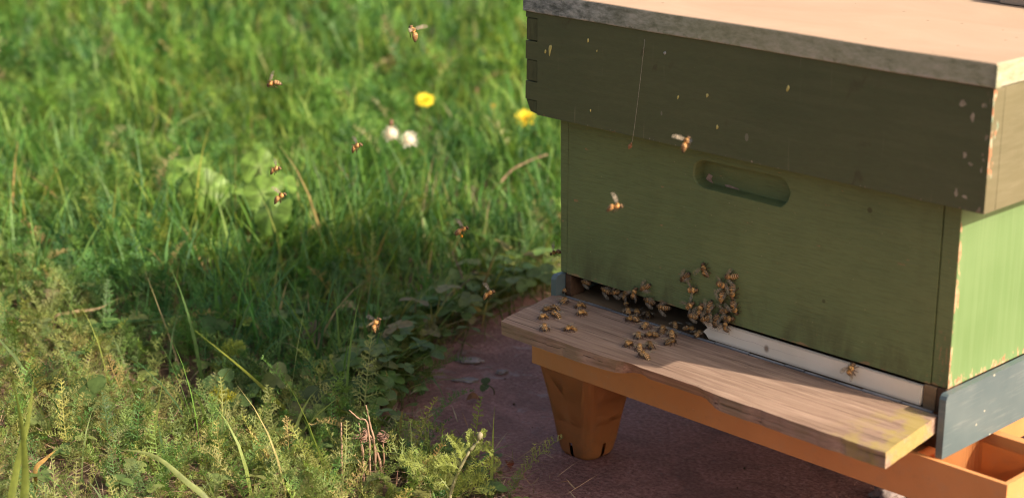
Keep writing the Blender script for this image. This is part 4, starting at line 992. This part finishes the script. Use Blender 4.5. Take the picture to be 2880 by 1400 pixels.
# ---- broad scalloped leaves of the mallow-like plants
def broad_leaf(R0, rng):
    n = 40; V = [(0, 0, 0)]; T = []; rings = (.35, .7, 1.0)
    for j, s in enumerate(rings):
        for k in range(n + 1):
            t = -math.pi * .90 + 1.80 * math.pi * k / n                      # a notch at the stalk
            lob = 1 + .045 * math.cos(5 * t) * s + (.04 * math.cos(19 * t) if j == 2 else 0)
            r_ = R0 * s * lob
            x, y = r_ * math.sin(t), r_ * math.cos(t)
            z = .06 * R0 * math.cos(5 * t) * s * s + .10 * R0 * s * s * math.sin(t * 2 + rng) - .20 * R0 * s ** 3
            V.append((x, y, z))
    m = n + 1
    for k in range(n): T.append((0, 1 + k + 1, 1 + k))
    for j in range(len(rings) - 1):
        for k in range(n):
            a, b = 1 + j * m + k, 1 + (j + 1) * m + k; T += [(a, a + 1, b + 1), (a, b + 1, b)]
    V = np.array(V); C = np.tile(np.array([.170, .285, .055]), (len(V), 1)); C[0] = (.22, .31, .1)
    ang = np.arctan2(V[:, 0], V[:, 1]); C *= (1 + .22 * np.cos(5 * ang) + .12 * np.cos(10 * ang + 1))[:, None]
    return V, np.array(T), C
LEAF_A = [(LEAVES[0], .034, (.5, -.35, .8)), (LEAVES[1], .033, (.8, -.55, .35)), (LEAVES[2], .027, (.5, -.1, .85))]
LEAF_B = [(LEAVES[3], .027, (.75, -.6, .4)), (LEAVES[4], .026, (.4, -.3, .85)), (LEAVES[5], .028, (.65, -.5, .6)), (LEAVES[6], .030, (.1, -.7, .6))]
for lab, base, lv in (('broad leaved plant with pale scalloped leaves, left of two, at the shade\'s far edge', (-.860, .180), LEAF_A),
                      ('broad leaved plant with rounded leaves, right of two, behind a flying bee', (-.770, .215), LEAF_B)):
    gz = float(ground_h(np.array(base[0]), np.array(base[1]))); e = empty('broad_leaf_plant', (base[0], base[1], gz)); tag(e, lab, 'plant', 'broad leaved plants in the lawn')
    for i, (q, R0, nrm) in enumerate(lv):
        V, T, C = broad_leaf(R0, i * 1.7); o = link('leaf', raw_mesh('leaf', V, T, C, [BROAD]), None, True); keep_world(o, e)
        o.matrix_basis = Matrix.Translation(q) @ facing(nrm, .4 + i)
        tv, tf = tube(spline([(base[0], base[1], gz), Vector(q) * .5 + Vector((base[0], base[1], gz + .02)) * .5, Vector(q)], 7), .0013, 5)
        me = raw_mesh('leaf_stalk', [tuple(v) for v in tv], tf, np.tile(np.array([.16, .20, .07]), (len(tv), 1)), [BROAD]); link('leaf_stalk', me, e)

# ---- flowers
def stem_to(e, top, bend=.01, r=.0009, col=(.13, .17, .06)):
    gz = float(ground_h(np.array(top[0] + bend), np.array(top[1])))
    tv, tf = tube(spline([(top[0] + bend, top[1], gz), (top[0] + bend * .6, top[1], (gz + top[2]) / 2), top], 8), r, 5)
    me = raw_mesh('stem', [tuple(v) for v in tv], tf, np.tile(np.array(col), (len(tv), 1)), [BROAD]); link('stem', me, e)
def petal_disc(n, r0, r1, wd, lift, col, rows=1):
    V = []; T = []; C = []
    for row in range(rows):
        R1 = r1 * (1 - .28 * row); lf = lift + .35 * row
        for k in range(n):
            a = 2 * math.pi * (k + .5 * row) / n + .1 * math.sin(k * 7.3); R2 = R1 * (.9 + .12 * math.sin(k * 3.7))
            d = np.array([math.cos(a), math.sin(a), 0]); s = np.array([-d[1], d[0], 0]); b = len(V)
            for t, hw in ((0, .35), (.45, 1.0), (.85, .95), (1, .45)):
                for sg in (-1, 1): V.append(d * (r0 + (R2 - r0) * t) * math.cos(lf * t) + s * sg * wd * hw * .5 + np.array([0, 0, (R2 - r0) * t * math.sin(lf)])); C.append(np.array(col) * (.82 + .25 * t))
            for i in range(3): T += [(b + 2 * i, b + 2 * i + 1, b + 2 * i + 3), (b + 2 * i, b + 2 * i + 3, b + 2 * i + 2)]
    return np.array(V), np.array(T), np.array(C)
for lab, q, R0, nrm in (('yellow hawkbit flower in full bloom, left of two in the blurred lawn', (-1.0579, .7613, -.100), .0180, (.45, -.35, .8)),
                        ('yellow hawkbit flower half hidden by the hive roof corner', (-.8336, .7845, -.100), .0200, (.5, -.5, .7))):
    e = empty('yellow_flower', (q[0] + .01, q[1], GZ)); tag(e, lab, 'flower', 'yellow flowers'); stem_to(e, q)
    V, T, C = petal_disc(22, .002, R0, .0042, .15, (.86, .70, .06), 3)
    o = link('flower_head', raw_mesh('flower_head', V, T, C, [PETAL])); keep_world(o, e); o.matrix_basis = Matrix.Translation(q) @ facing(nrm, .3)
    V, T = tube([(0, 0, -.007), (0, 0, -.004), (0, 0, .0005), (0, 0, .0022)], [.0015, .0036, .0042, .0030], 10)
    o = link('flower_base', raw_mesh('flower_base', [tuple(v) for v in V], T, np.tile(np.array([.55, .33, .02]), (len(V), 1)), [PETAL])); keep_world(o, e); o.matrix_basis = Matrix.Translation(q) @ facing(nrm, .3)
rg = random.Random(8)
for lab, q, R0 in (('white clover flower with a brown withered tip, left of the white pair', (-0.823, 0.482, -0.075), .0135), ('plain white clover flower, right of the white pair', (-0.79, 0.489, -0.08), .0130)):
    e = empty('white_flower', (q[0] + .01, q[1], GZ)); tag(e, lab, 'flower', 'white clover flowers'); stem_to(e, q)
    V = []; T = []; C = []
    for k in range(46):                                                       # florets of the round head
        z = 1 - 1.55 * (k + .5) / 46; a = k * 2.39996; s = math.sqrt(max(0, 1 - z * z)); d = np.array([s * math.cos(a), s * math.sin(a), z]); t = np.cross(d, (0.2, .1, .97)); t /= np.linalg.norm(t); b = len(V)
        L = R0 * rg.uniform(.85, 1.2); c = np.array([.88, .80, .80]) * rg.uniform(.85, 1.05)
        u2 = np.cross(d, t)
        V += [d * L * .3 - t * .0009, d * L * .3 + t * .0009, d * L * .95 + t * .0017 + u2 * .0006, d * L * 1.12 + u2 * .001, d * L * .95 - t * .0017 + u2 * .0006]
        C += [c * (.7, .8, .6), c * (.7, .8, .6), c, c, c]; T += [(b, b + 1, b + 2), (b, b + 2, b + 4), (b + 4, b + 2, b + 3)]
    tv, tf = tube([(0, 0, -.6 * R0), (0, 0, -.3 * R0), (0, 0, .2 * R0), (0, 0, .55 * R0), (0, 0, .7 * R0)], [R0 * .3, R0 * .62, R0 * .72, R0 * .45, R0 * .1], 9); b = len(V); V += [np.array(v) for v in tv]; T += [tuple(i + b for i in f) for f in tf]; C += [np.array([.86, .80, .78])] * len(tv)
    o = link('flower_head', raw_mesh('flower_head', V, T, np.array(C), [PETAL])); keep_world(o, e); o.matrix_basis = Matrix.Translation(q)
    if 'withered' in lab:
        tv, tf = tube(spline([(0, 0, R0 * .9), (.001, 0, R0 * 1.3), (.0005, .001, R0 * 1.75)], 6), [.002, .0024, .0030, .0032, .0026, .001], 7)
        o = link('withered_tip', raw_mesh('withered_tip', [tuple(v) for v in tv], tf, np.tile(np.array([.25, .14, .10]), (len(tv), 1)), [DRY])); keep_world(o, e); o.matrix_basis = Matrix.Translation(q)
for nm, lab, q, col, R0 in (('flower_bud', 'small orange flower bud between the two yellow flowers', (-.9369, .8083, -.100), (.62, .26, .02), .0055),
                            ('seed_head', 'dark brown seed head below the right yellow flower', (-.8058, .7761, -.120), (.10, .062, .05), .0068),
                            ('seed_head', 'pale brown seed head above and left of the orange bud', (-1.0504, .8778, -.100), (.28, .20, .12), .0065)):
    e = empty(nm, (q[0] + .01, q[1], GZ)); tag(e, lab, nm.replace('_', ' ')); stem_to(e, q, .01, .0008, (.20, .15, .08))
    V, T, C = petal_disc(11, .0012, R0 * 1.5, .003, .95, col, 2)
    o = link('head', raw_mesh('head', V, T, C, [PETAL])); keep_world(o, e); o.matrix_basis = Matrix.Translation(q)
    tv, tf = tube([(0, 0, -.006), (0, 0, -.003), (0, 0, .002), (0, 0, .0045)], [.0013, R0 * .55, R0 * .6, R0 * .4], 9)
    o = link('calyx', raw_mesh('calyx', [tuple(v) for v in tv], tf, np.tile(np.array(col) * .6 + (.03, .03, .005), (len(tv), 1)), [BROAD])); keep_world(o, e); o.matrix_basis = Matrix.Translation(q)

# ---- single blades, dry leaves, twigs and stalks
KCOL = {'green': (.11, .19, .045), 'pale': (.27, .32, .12), 'dry': (.50, .37, .21), 'dryb': (.40, .23, .09), 'dark': (.06, .13, .045), 'yellow': (.24, .27, .04), 'orange': (.45, .28, .10), 'near': (.17, .21, .04), 'twig': (.25, .18, .14), 'drystem': (.46, .30, .21)}
def ribbon(name, pts, wd, col, mat, cup=.35, n=16):
    P = spline(pts, n); V = []; T = []; C = []
    for i, p in enumerate(P):
        t = i / (n - 1); d = (P[min(i + 1, n - 1)] - P[max(i - 1, 0)]).normalized()
        view = Vector((.68, -.67, .45)); s = d.cross(view).normalized(); nn = s.cross(d)
        tw = .5 * math.sin(3 * t + pts[0][0] * 50); s2 = (s * math.cos(tw) + nn * math.sin(tw)); n2 = d.cross(s2)
        h = wd * .5 * max(.05, 1 - t ** 2.6) * (.7 + .3 * min(1, t * 4))
        V += [p - s2 * h + n2 * h * cup, p, p + s2 * h + n2 * h * cup]; c = np.array(col) * (.85 + .25 * t) * (1 + .10 * math.sin(i * 2.1)); C += [c, c * .88, c]
    for i in range(n - 1):
        for k in (0, 1): a = 3 * i + k; T += [(a, a + 1, a + 4), (a, a + 4, a + 3)]
    return raw_mesh(name, [tuple(v) for v in V], T, np.array(C), [mat])
for name, kind, wd, pts, lab, cat in STROKES:
    gz = float(ground_h(np.array(pts[0][0]), np.array(pts[0][1]))); root = Vector((pts[0][0], pts[0][1], max(gz, GZ - .004) + .001))
    full = [tuple(root + (Vector(pts[0]) - root) * 0.0)] + [tuple(p) for p in pts] if pts[0][2] - root.z > .012 and name not in ('twig',) and 'hive corner' not in lab else [tuple(p) for p in pts]
    if kind in ('twig', 'drystem'):
        P = spline(full, 14); rad = [wd * .5 * (1 - .5 * i / 13) * (1 + .18 * math.sin(i * 2.7 + wd * 900)) for i in range(14)]
        P = [p + Vector((mnoise.noise(p * 60), mnoise.noise(p * 60 + Vector((9, 0, 0))), 0)) * .0012 for p in P]
        V, T = tube(P, rad, 7); C = np.tile(np.array(KCOL[kind]), (len(V), 1)) * NR.uniform(.8, 1.15, (len(V), 1))
        me = raw_mesh(name, [tuple(v) for v in V], T, C, [DRY])
    else:
        me = ribbon(name, full, wd, KCOL[kind], DRY if kind in ('dry', 'dryb', 'orange') else LEAF)
    tag(link(name, me, None, True), lab, cat, {'grass_shoot': 'single grass blades', 'dry_leaf': 'dry leaves', 'twig': 'twigs', 'dry_stalk': 'dry stalks', 'grass_stalk': None}[name])
# withered curly clumps on the broken stems
for lab, q in (('withered curly clump on the short broken stalk', (-.0797, -.1996, -.1480)), ('withered curly wisps right of the broken stems', (-.0690, -.1800, -.1500))):
    e = Vector(q); V = []; T = []; C = []
    for k in range(16):
        a = rg.uniform(0, 6.28); pts = [e + Vector((0, 0, -.004))]
        for j in range(5):
            a += rg.uniform(.6, 1.5); pts.append(pts[-1] + Vector((math.cos(a), math.sin(a), rg.uniform(-.3, .9))) * .0032)
        tv, tf = tube(spline(pts, 10), [.0007] * 9 + [.0002], 4); o_ = len(V); V += [tuple(v) for v in tv]; T += [tuple(i + o_ for i in f) for f in tf]
        C += [np.array([.36, .22, .17]) * rg.uniform(.7, 1.2)] * len(tv)
    gz = float(ground_h(np.array(q[0]), np.array(q[1]))); tv, tf = tube([(q[0], q[1] - .002, gz), (q[0] + .002, q[1], (gz + q[2]) / 2), q], [.0012, .001, .0008], 5); o_ = len(V)
    V += [tuple(v) for v in tv]; T += [tuple(i + o_ for i in f) for f in tf]; C += [np.array([.36, .22, .15])] * len(tv)
    tag(link('withered_clump', raw_mesh('withered_clump', V, T, np.array(C), [DRY])), lab, 'withered plant')

# ---- the foreground yarrow sprig and a few more single fronds
def side_of(pts):
    d = (Vector(pts[-1]) - Vector(pts[0])).normalized(); s = d.cross(Vector((.45, -.45, .75))).normalized(); return tuple(s)
e = empty('yarrow_plant', SPRIG_BASE); tag(e, 'sunlit yarrow plant with a forked pale stem at the paving edge in the foreground', 'plant')
for pts in SPRIG_STEM:
    tv, tf = tube(spline(pts, 9), [.0021 - .0001 * i for i in range(9)], 7)
    link('stem', raw_mesh('stem', [tuple(v) for v in tv], tf, np.tile(np.array([.36, .34, .19]), (len(tv), 1)) * NR.uniform(.85, 1.1, (len(tv), 1)), [BROAD]), e)
for pts, wd in SPRIG_FRONDS:
    V, T = frond_geo(spline(pts, 12), side_of(pts), wd, 22, (.3, .5, .7, .9), rr, .0010)
    link('frond', raw_mesh('frond', V, T, np.tile(np.array([.27, .32, .085]), (len(V), 1)) * np.repeat(NR.uniform(.75, 1.25, (len(V) // 3, 1)), 3, 0), [LEAF]), e)
V, T = tube([Vector(SPRIG_STEM[1][2]) + Vector((0, 0, dz)) for dz in (-.003, .0005, .0040, .0065)], [.0012, .0030, .0032, .0012], 8)
link('bud', raw_mesh('bud', [tuple(v) for v in V], T, np.tile(np.array([.40, .36, .24]), (len(V), 1)), [BROAD]), e)
for lab, base, tip, h, col in (('bright yellow yarrow frond standing above the sunny clover', (-.300, -.245), (-.262, -.222), .052, (.34, .33, .03)),
                               ('lime green yarrow frond at the edge of the shade, above the diagonal blade', (-.385, -.165), (-.365, -.135), .060, (.27, .33, .06)),
                               ('long yarrow frond leaning towards us at the left, with pale midrib', (-.52, -.335), (-.49, -.350), .085, (.14, .22, .05)),
                               ('yarrow frond reaching right into the shade over the clover', (-.375, -.17), (-.302, -.128), .030, (.15, .22, .06)),
                               ('arching yarrow frond lit at the tip in the middle of the shade', (-.545, -.06), (-.490, .005), .075, (.11, .19, .05))):
    b = Vector((base[0], base[1], float(ground_h(np.array(base[0]), np.array(base[1]))))); t = Vector((tip[0], tip[1], b.z + h)); mid = b.lerp(t, .55) + Vector((0, 0, .018))
    pts = [tuple(b), tuple(mid), tuple(t)]
    V, T = frond_geo(spline(pts, 12), side_of(pts), .0135, 24, (.3, .5, .7, .9), rr, .0010)
    tag(link('yarrow_frond', raw_mesh('yarrow_frond', V, T, np.tile(np.array(col), (len(V), 1)) * np.repeat(NR.uniform(.75, 1.25, (len(V) // 3, 1)), 3, 0), [LEAF])), lab, 'yarrow frond', 'single yarrow fronds')

# ---- small things on the paving
def pebble(R0, seed, flat):
    seed = seed * 3.7 + 1.3
    bm = bmesh.new(); bmesh.ops.create_icosphere(bm, subdivisions=3, radius=1)
    for v in bm.verts:
        k = 1 + .75 * mnoise.noise(v.co * 1.6 + Vector((seed, 0, 0))) + .30 * mnoise.noise(v.co * 4 + Vector((seed, 3, 0))) + .12 * mnoise.noise(v.co * 11 + Vector((seed, 6, 0)))
        v.co = Vector((v.co.x * R0[0] * k, v.co.y * R0[1] * k, v.co.z * flat * k))
    return bm
for lab, q, R0, fl in (('pale flat stone chip, largest of the three on the paving', (-.2575, .1177), (.016, .0085), .0028), ('small round pale stone chip nearest the stand leg', (-.2031, .1174), (.0065, .005), .0028),
                       ('dull flat stone chip in front of the largest pale chip', (-.2154, .0714), (.013, .007), .0015), ('grey pebble at the bottom edge below the landing board', (.3117, .1532), (.014, .012), .010)):
    o = bmo('stone_chip', pebble(R0, q[0] * 40, fl), STONE, None, 0, 2, True); o.location = (q[0], q[1], GZ + fl * .55); o.rotation_euler.z = .8; tag(o, lab, 'stone', 'stone chips')
def dead_leaf(name, q, L, wd, col, lab, az):
    V, T = leaflet(L, wd, .5, 9); V = V.copy(); V[:, 2] += .25 * L * np.sin(V[:, 1] / L * 3.0) + .002
    V[:, 2] += .15 * wd * np.sin(V[:, 0] * 900); o = link(name, raw_mesh(name, V, T, np.tile(np.array(col), (len(V), 1)) * NR.uniform(.75, 1.2, (len(V), 1)), [DRY]), None, True)
    o.location = (q[0], q[1], GZ + .0012); o.rotation_euler.z = az; tag(o, lab, 'dead leaf', 'dead leaves on the paving')
dead_leaf('dead_leaf', (.0048, -.0706), .016, .009, (.20, .055, .025), 'small reddish dead leaf in the open on the paving, right of the yarrow', 1.0)
dead_leaf('dead_leaf', (-.1629, .0223), .018, .011, (.24, .115, .055), 'brown dead leaf lying beside the short grey twig', -.7)
dead_leaf('dead_leaf', (-.268, .030), .028, .014, (.22, .13, .045), 'long olive brown dead leaf leaning at the paving edge', .5)

# ---- crumbs of soil and grit lying on the paving
n = 900; gp = np.stack([NR.uniform(-.42, .55, n), NR.uniform(-.35, .45, n)], -1); gp = gp[in_poly(gp[:, 0], gp[:, 1], SLAB)]; dd = poly_dist(gp[:, 0], gp[:, 1], SLAB); gp = gp[NR.uniform(0, 1, len(gp)) < .18 + np.exp(-dd / .05)]
ico = np.array([(0, 0, 1), (.9, 0, .1), (-.3, .85, .2), (-.5, -.75, .1), (.1, .1, -.4), (.4, -.6, .5), (.3, .6, .45)]); it = np.array([(0, 5, 1), (0, 1, 6), (0, 6, 2), (0, 2, 3), (0, 3, 5), (1, 5, 4), (6, 1, 4), (2, 6, 4), (3, 2, 4), (5, 3, 4)])
n = len(gp); rs = NR.uniform(.0006, .0024, n) * NR.uniform(.5, 1.2, n); V = []; 
gpos = np.concatenate([gp, (GZ + rs * .3)[:, None]], 1)
V, T, C = scatter([(ico, it)], gpos, NR.uniform(0, 6.28, n), rs, colours(n, [(.30, .22, .18), (.12, .07, .05), (.42, .34, .30), (.20, .10, .06)], (3, 4, 1, 2)), NR, .5)
o = link('grit', raw_mesh('grit', V, T, C, [DRY])); tag(o, 'crumbs of soil and grit scattered on the brown paving', 'grit', kind='stuff')

# ------------------------------------------------------------------ the bees
def lerp_prof(prof, x):
    for a, b in zip(prof, prof[1:]):
        if a[0] <= x <= b[0]:
            t = (x - a[0]) / (b[0] - a[0]); t = t * t * (3 - 2 * t); return [a[i] + (b[i] - a[i]) * t for i in range(4)]
    return prof[-1]
#        x     half-width half-height centre-z   (mm)
PROF = [(-7.6, .05, .05, -1.5), (-7.2, .75, .70, -1.35), (-6.3, 1.50, 1.40, -1.0), (-5.2, 2.05, 1.90, -.7), (-4.0, 2.35, 2.15, -.4), (-2.8, 2.30, 2.10, -.2), (-1.7, 1.85, 1.75, -.1),
        (-1.05, .95, .95, -.1), (-.75, .75, .8, 0), (-.3, 1.5, 1.5, .1), (.6, 2.15, 2.1, .2), (1.6, 2.2, 2.15, .2), (2.5, 1.6, 1.6, 0), (3.0, .8, .8, -.2),
        (3.35, 1.25, 1.2, -.4), (3.9, 1.85, 1.7, -.6), (4.5, 1.75, 1.75, -.8), (5.0, 1.0, 1.3, -1.1), (5.3, .15, .4, -1.3)]
def bee_color(x, ang, rg):
    top = math.sin(ang)
    if x < -.95:                                                # abdomen: amber, black and pale rings
        s = (-.95 - x) / 6.6 * 6.0; f = s - int(s)
        if s > 5.2: return (.035, .018, .010)
        amber = np.array((.72, .32, .065)) * (1.05 - .09 * s) + np.array((.02, .02, .01)); dark = np.array((.040, .018, .009)); pale = np.array((.66, .46, .24))
        if f < .22: c = pale * (1 - .04 * s)
        elif f < .22 + .42 - .055 * s: c = amber
        else: c = dark
        if top < -.4: c = c * .6 + np.array((.22, .13, .06)) * .4
        return tuple(c)
    if x < 3.05:                                                # furry thorax
        b = .26 if (top > .65 and abs(x - 1.0) < 1.1) else 1.0
        return tuple(np.array((.60, .33, .11)) * (b * rg.uniform(.7, 1.25) + .08))
    if abs(math.cos(ang)) > .72 and 3.5 < x < 4.8: return (.030, .018, .012)      # eyes
    return tuple(np.array((.20, .115, .055)) * rg.uniform(.7, 1.2))

def make_body(kind, seed, tone=1.0):
    rg = random.Random(seed); V = []; T = []; C = []; xs = np.linspace(-7.6, 5.3, 62); n = 14; k_ = 0
    for x in xs:
        _, a, h, zc = lerp_prof(PROF, x)
        bend = 0
        if kind == 'fly' and x < -1: bend = -.045 * (x + 1) ** 2
        if kind == 'curl' and x < -1: bend = -.075 * (x + 1) ** 2
        for k in range(n):
            t = 2 * math.pi * k / n; V.append((x, a * math.cos(t), zc + h * math.sin(t) + bend)); C.append(bee_color(x, t, rg))
    for i in range(len(xs) - 1):
        for k in range(n):
            a, b, c, d = i * n + k, i * n + (k + 1) % n, (i + 1) * n + (k + 1) % n, (i + 1) * n + k; T += [(a, b, c), (a, c, d)]
    # fur
    for _ in range(330):
        x = rg.uniform(-1.6, 3.0) if rg.random() < .7 else rg.uniform(-6.0, 4.8); t = rg.uniform(-.5, 3.64); _, a, h, zc = lerp_prof(PROF, x)
        if kind in ('fly', 'curl') and x < -1: continue
        p = Vector((x, a * math.cos(t), zc + h * math.sin(t))); d = Vector((rg.uniform(-.9, .2), math.cos(t), math.sin(t))).normalized(); s = d.cross(Vector((1, .2, .1))).normalized() * .09
        L = rg.uniform(.35, .75); o_ = len(V); V += [p - s, p + s, p + d * L]; c = np.array((.50, .30, .12)) * rg.uniform(.6, 1.25); C += [c * .7, c * .7, c]; T.append((o_, o_ + 1, o_ + 2))
    def limb(pts, rad, col):
        tv, tf = tube([tuple(p) for p in pts], rad, 5); o_ = len(V); V.extend(tuple(v) for v in tv); C.extend([col] * len(tv)); T.extend(tuple(i + o_ for i in f) for f in tf)
    leg = (.085, .045, .022)
    for sg in (-1, 1):
        j = lambda: rg.uniform(-.4, .4)
        if kind in ('fly', 'pollen'):
            limb([(2.2, sg * 1.0, -1.2), (2.9, sg * 1.7, -2.0), (2.2, sg * 1.6, -3.0), (1.4, sg * 1.5, -3.3)], [.30, .26, .18, .10], leg)
            limb([(1.0, sg * 1.1, -1.4), (1.2, sg * 2.0, -2.3), (.0, sg * 1.9, -3.2), (-.9, sg * 1.8, -3.4)], [.30, .28, .18, .10], leg)
            limb([(-.1, sg * 1.1, -1.3), (-1.2, sg * 2.1, -2.2), (-2.4, sg * 2.0, -3.6), (-3.2, sg * 1.9, -4.6)], [.34, .34, .36, .12], leg)
        else:
            limb([(2.2, sg * 1.2, -1.0), (3.0 + j(), sg * 2.6, -.9), (3.9 + j(), sg * 3.4, -2.4), (4.6 + j(), sg * 3.8, -3.45)], [.30, .26, .19, .10], leg)
            limb([(1.0, sg * 1.3, -1.2), (.8 + j(), sg * 3.1, -.7), (.6 + j(), sg * 4.2, -2.4), (.2 + j(), sg * 4.9, -3.5)], [.30, .28, .19, .10], leg)
            limb([(-.1, sg * 1.3, -1.2), (-1.5 + j(), sg * 3.0, -.5), (-3.0 + j(), sg * 3.9, -2.2), (-4.0 + j(), sg * 4.5, -3.5)], [.34, .34, .30, .12], leg)
        limb([(4.7, sg * .5, -.4), (5.6, sg * 1.0, .2), (6.6, sg * 1.7, -.5)], [.13, .11, .11], (.05, .03, .018))
        if kind == 'pollen':
            limb([(-2.2, sg * 2.3, -3.0), (-2.6, sg * 2.5, -3.7), (-3.0, sg * 2.4, -4.5), (-3.2, sg * 2.3, -4.9)], [.5, 1.1, 1.05, .4], (.75, .30, .02))
    me = raw_mesh('honeybee', np.array(V) * .001, T, np.clip(np.array([np.array(c) for c in C]) * tone, 0, .9), [BEE])
    me.polygons.foreach_set('use_smooth', [True] * len(me.polygons)); return me

def wing_mesh(L, wd, name):
    out = [(0, -.25), (.12, -.45), (.35, -.62), (.65, -.72), (.88, -.60), (.985, -.28), (1.0, .02), (.93, .22), (.7, .30), (.4, .30), (.15, .22), (0, .15)]
    n = len(out); V = [(-L * .5, 0, .12)]; V += [(-L * x, y * wd, .10 * math.sin(x * 3) - .25 * abs(y) * (x > .3)) for x, y in out]
    me = raw_mesh(name, np.array(V) * .001, [(0, 1 + (k + 1) % n, 1 + k) for k in range(n)], None, [WING]); return me
FW = wing_mesh(9.4, 3.4, 'wing'); HW = wing_mesh(6.6, 2.6, 'wing')
FWF = FW.copy(); HWF = HW.copy(); FWF.materials[0] = WINGF; HWF.materials[0] = WINGF
BODIES = {'a': make_body('walk', 1), 'b': make_body('curl', 2, .8), 'c': make_body('walk', 3, 1.2), 'd': make_body('walk', 6, .55), 'e': make_body('curl', 7, 1.1), 'f': make_body('walk', 8, .9), 'g': make_body('curl', 9, 1.25), 'fly': make_body('fly', 4), 'pollen': make_body('pollen', 5)}
def add_wings(b, pose, i):
    ja = .06 * math.sin(i * 4.1)
    ang = {'f': (.26 + .22 * (.5 + .5 * math.sin(i * 2.9)), .36 + .25 * (.5 + .5 * math.sin(i * 2.9))), 'h': (.62, .75), 's': (1.15, 1.35), 'o': (.3, .4), 'fly': (1.15, 1.35), 'pollen': (1.2, 1.4)}[pose]
    lift = {'f': .10, 'h': .16, 's': .12, 'o': .1, 'fly': .55, 'pollen': .55}[pose]
    for sg in (-1, 1):
        for me, a, ox, oz in ((FW, ang[0], 1.5, 1.75), (HW, ang[1], .5, 1.45)):
            aa = a + ja
            if pose == 'o' and sg == 1: aa = a + .75
            if pose in ('fly', 'pollen', 's'): me = FWF if me is FW else HWF
            w_ = bpy.data.objects.new('wing', me); COL.objects.link(w_); w_.parent = b
            # the outline's leading edge is -y: mirror it for the other side
            w_.matrix_basis = Matrix.Translation((ox * .001, sg * 1.35 * .001, oz * .001)) @ Matrix.Rotation(-sg * aa, 4, 'Z') @ Matrix.Rotation(lift - .12 * (pose in 'fho'), 4, 'Y') @ Matrix.Rotation(sg * .18, 4, 'X') @ Matrix.Diagonal((1, -sg, 1, 1))
for i, (p, f, up, pose, sz, lab) in enumerate(BEES):
    key = pose if pose in ('fly', 'pollen') else 'abcdefg'[(i * 5 + i // 7) % 7]
    b = bpy.data.objects.new('honeybee', BODIES[key]); COL.objects.link(b)
    x = Vector(f).normalized(); z = Vector(up); z = (z - x * z.dot(x)).normalized(); y = z.cross(x)
    b.matrix_world = Matrix.Translation(p) @ Matrix((x, y, z)).transposed().to_4x4() @ Matrix.Diagonal((sz * 1.12, sz * 1.12, sz * 1.12, 1))
    tag(b, lab, 'bee', 'flying bees' if pose in ('fly', 'pollen') else 'bees on the hive'); add_wings(b, pose, i)
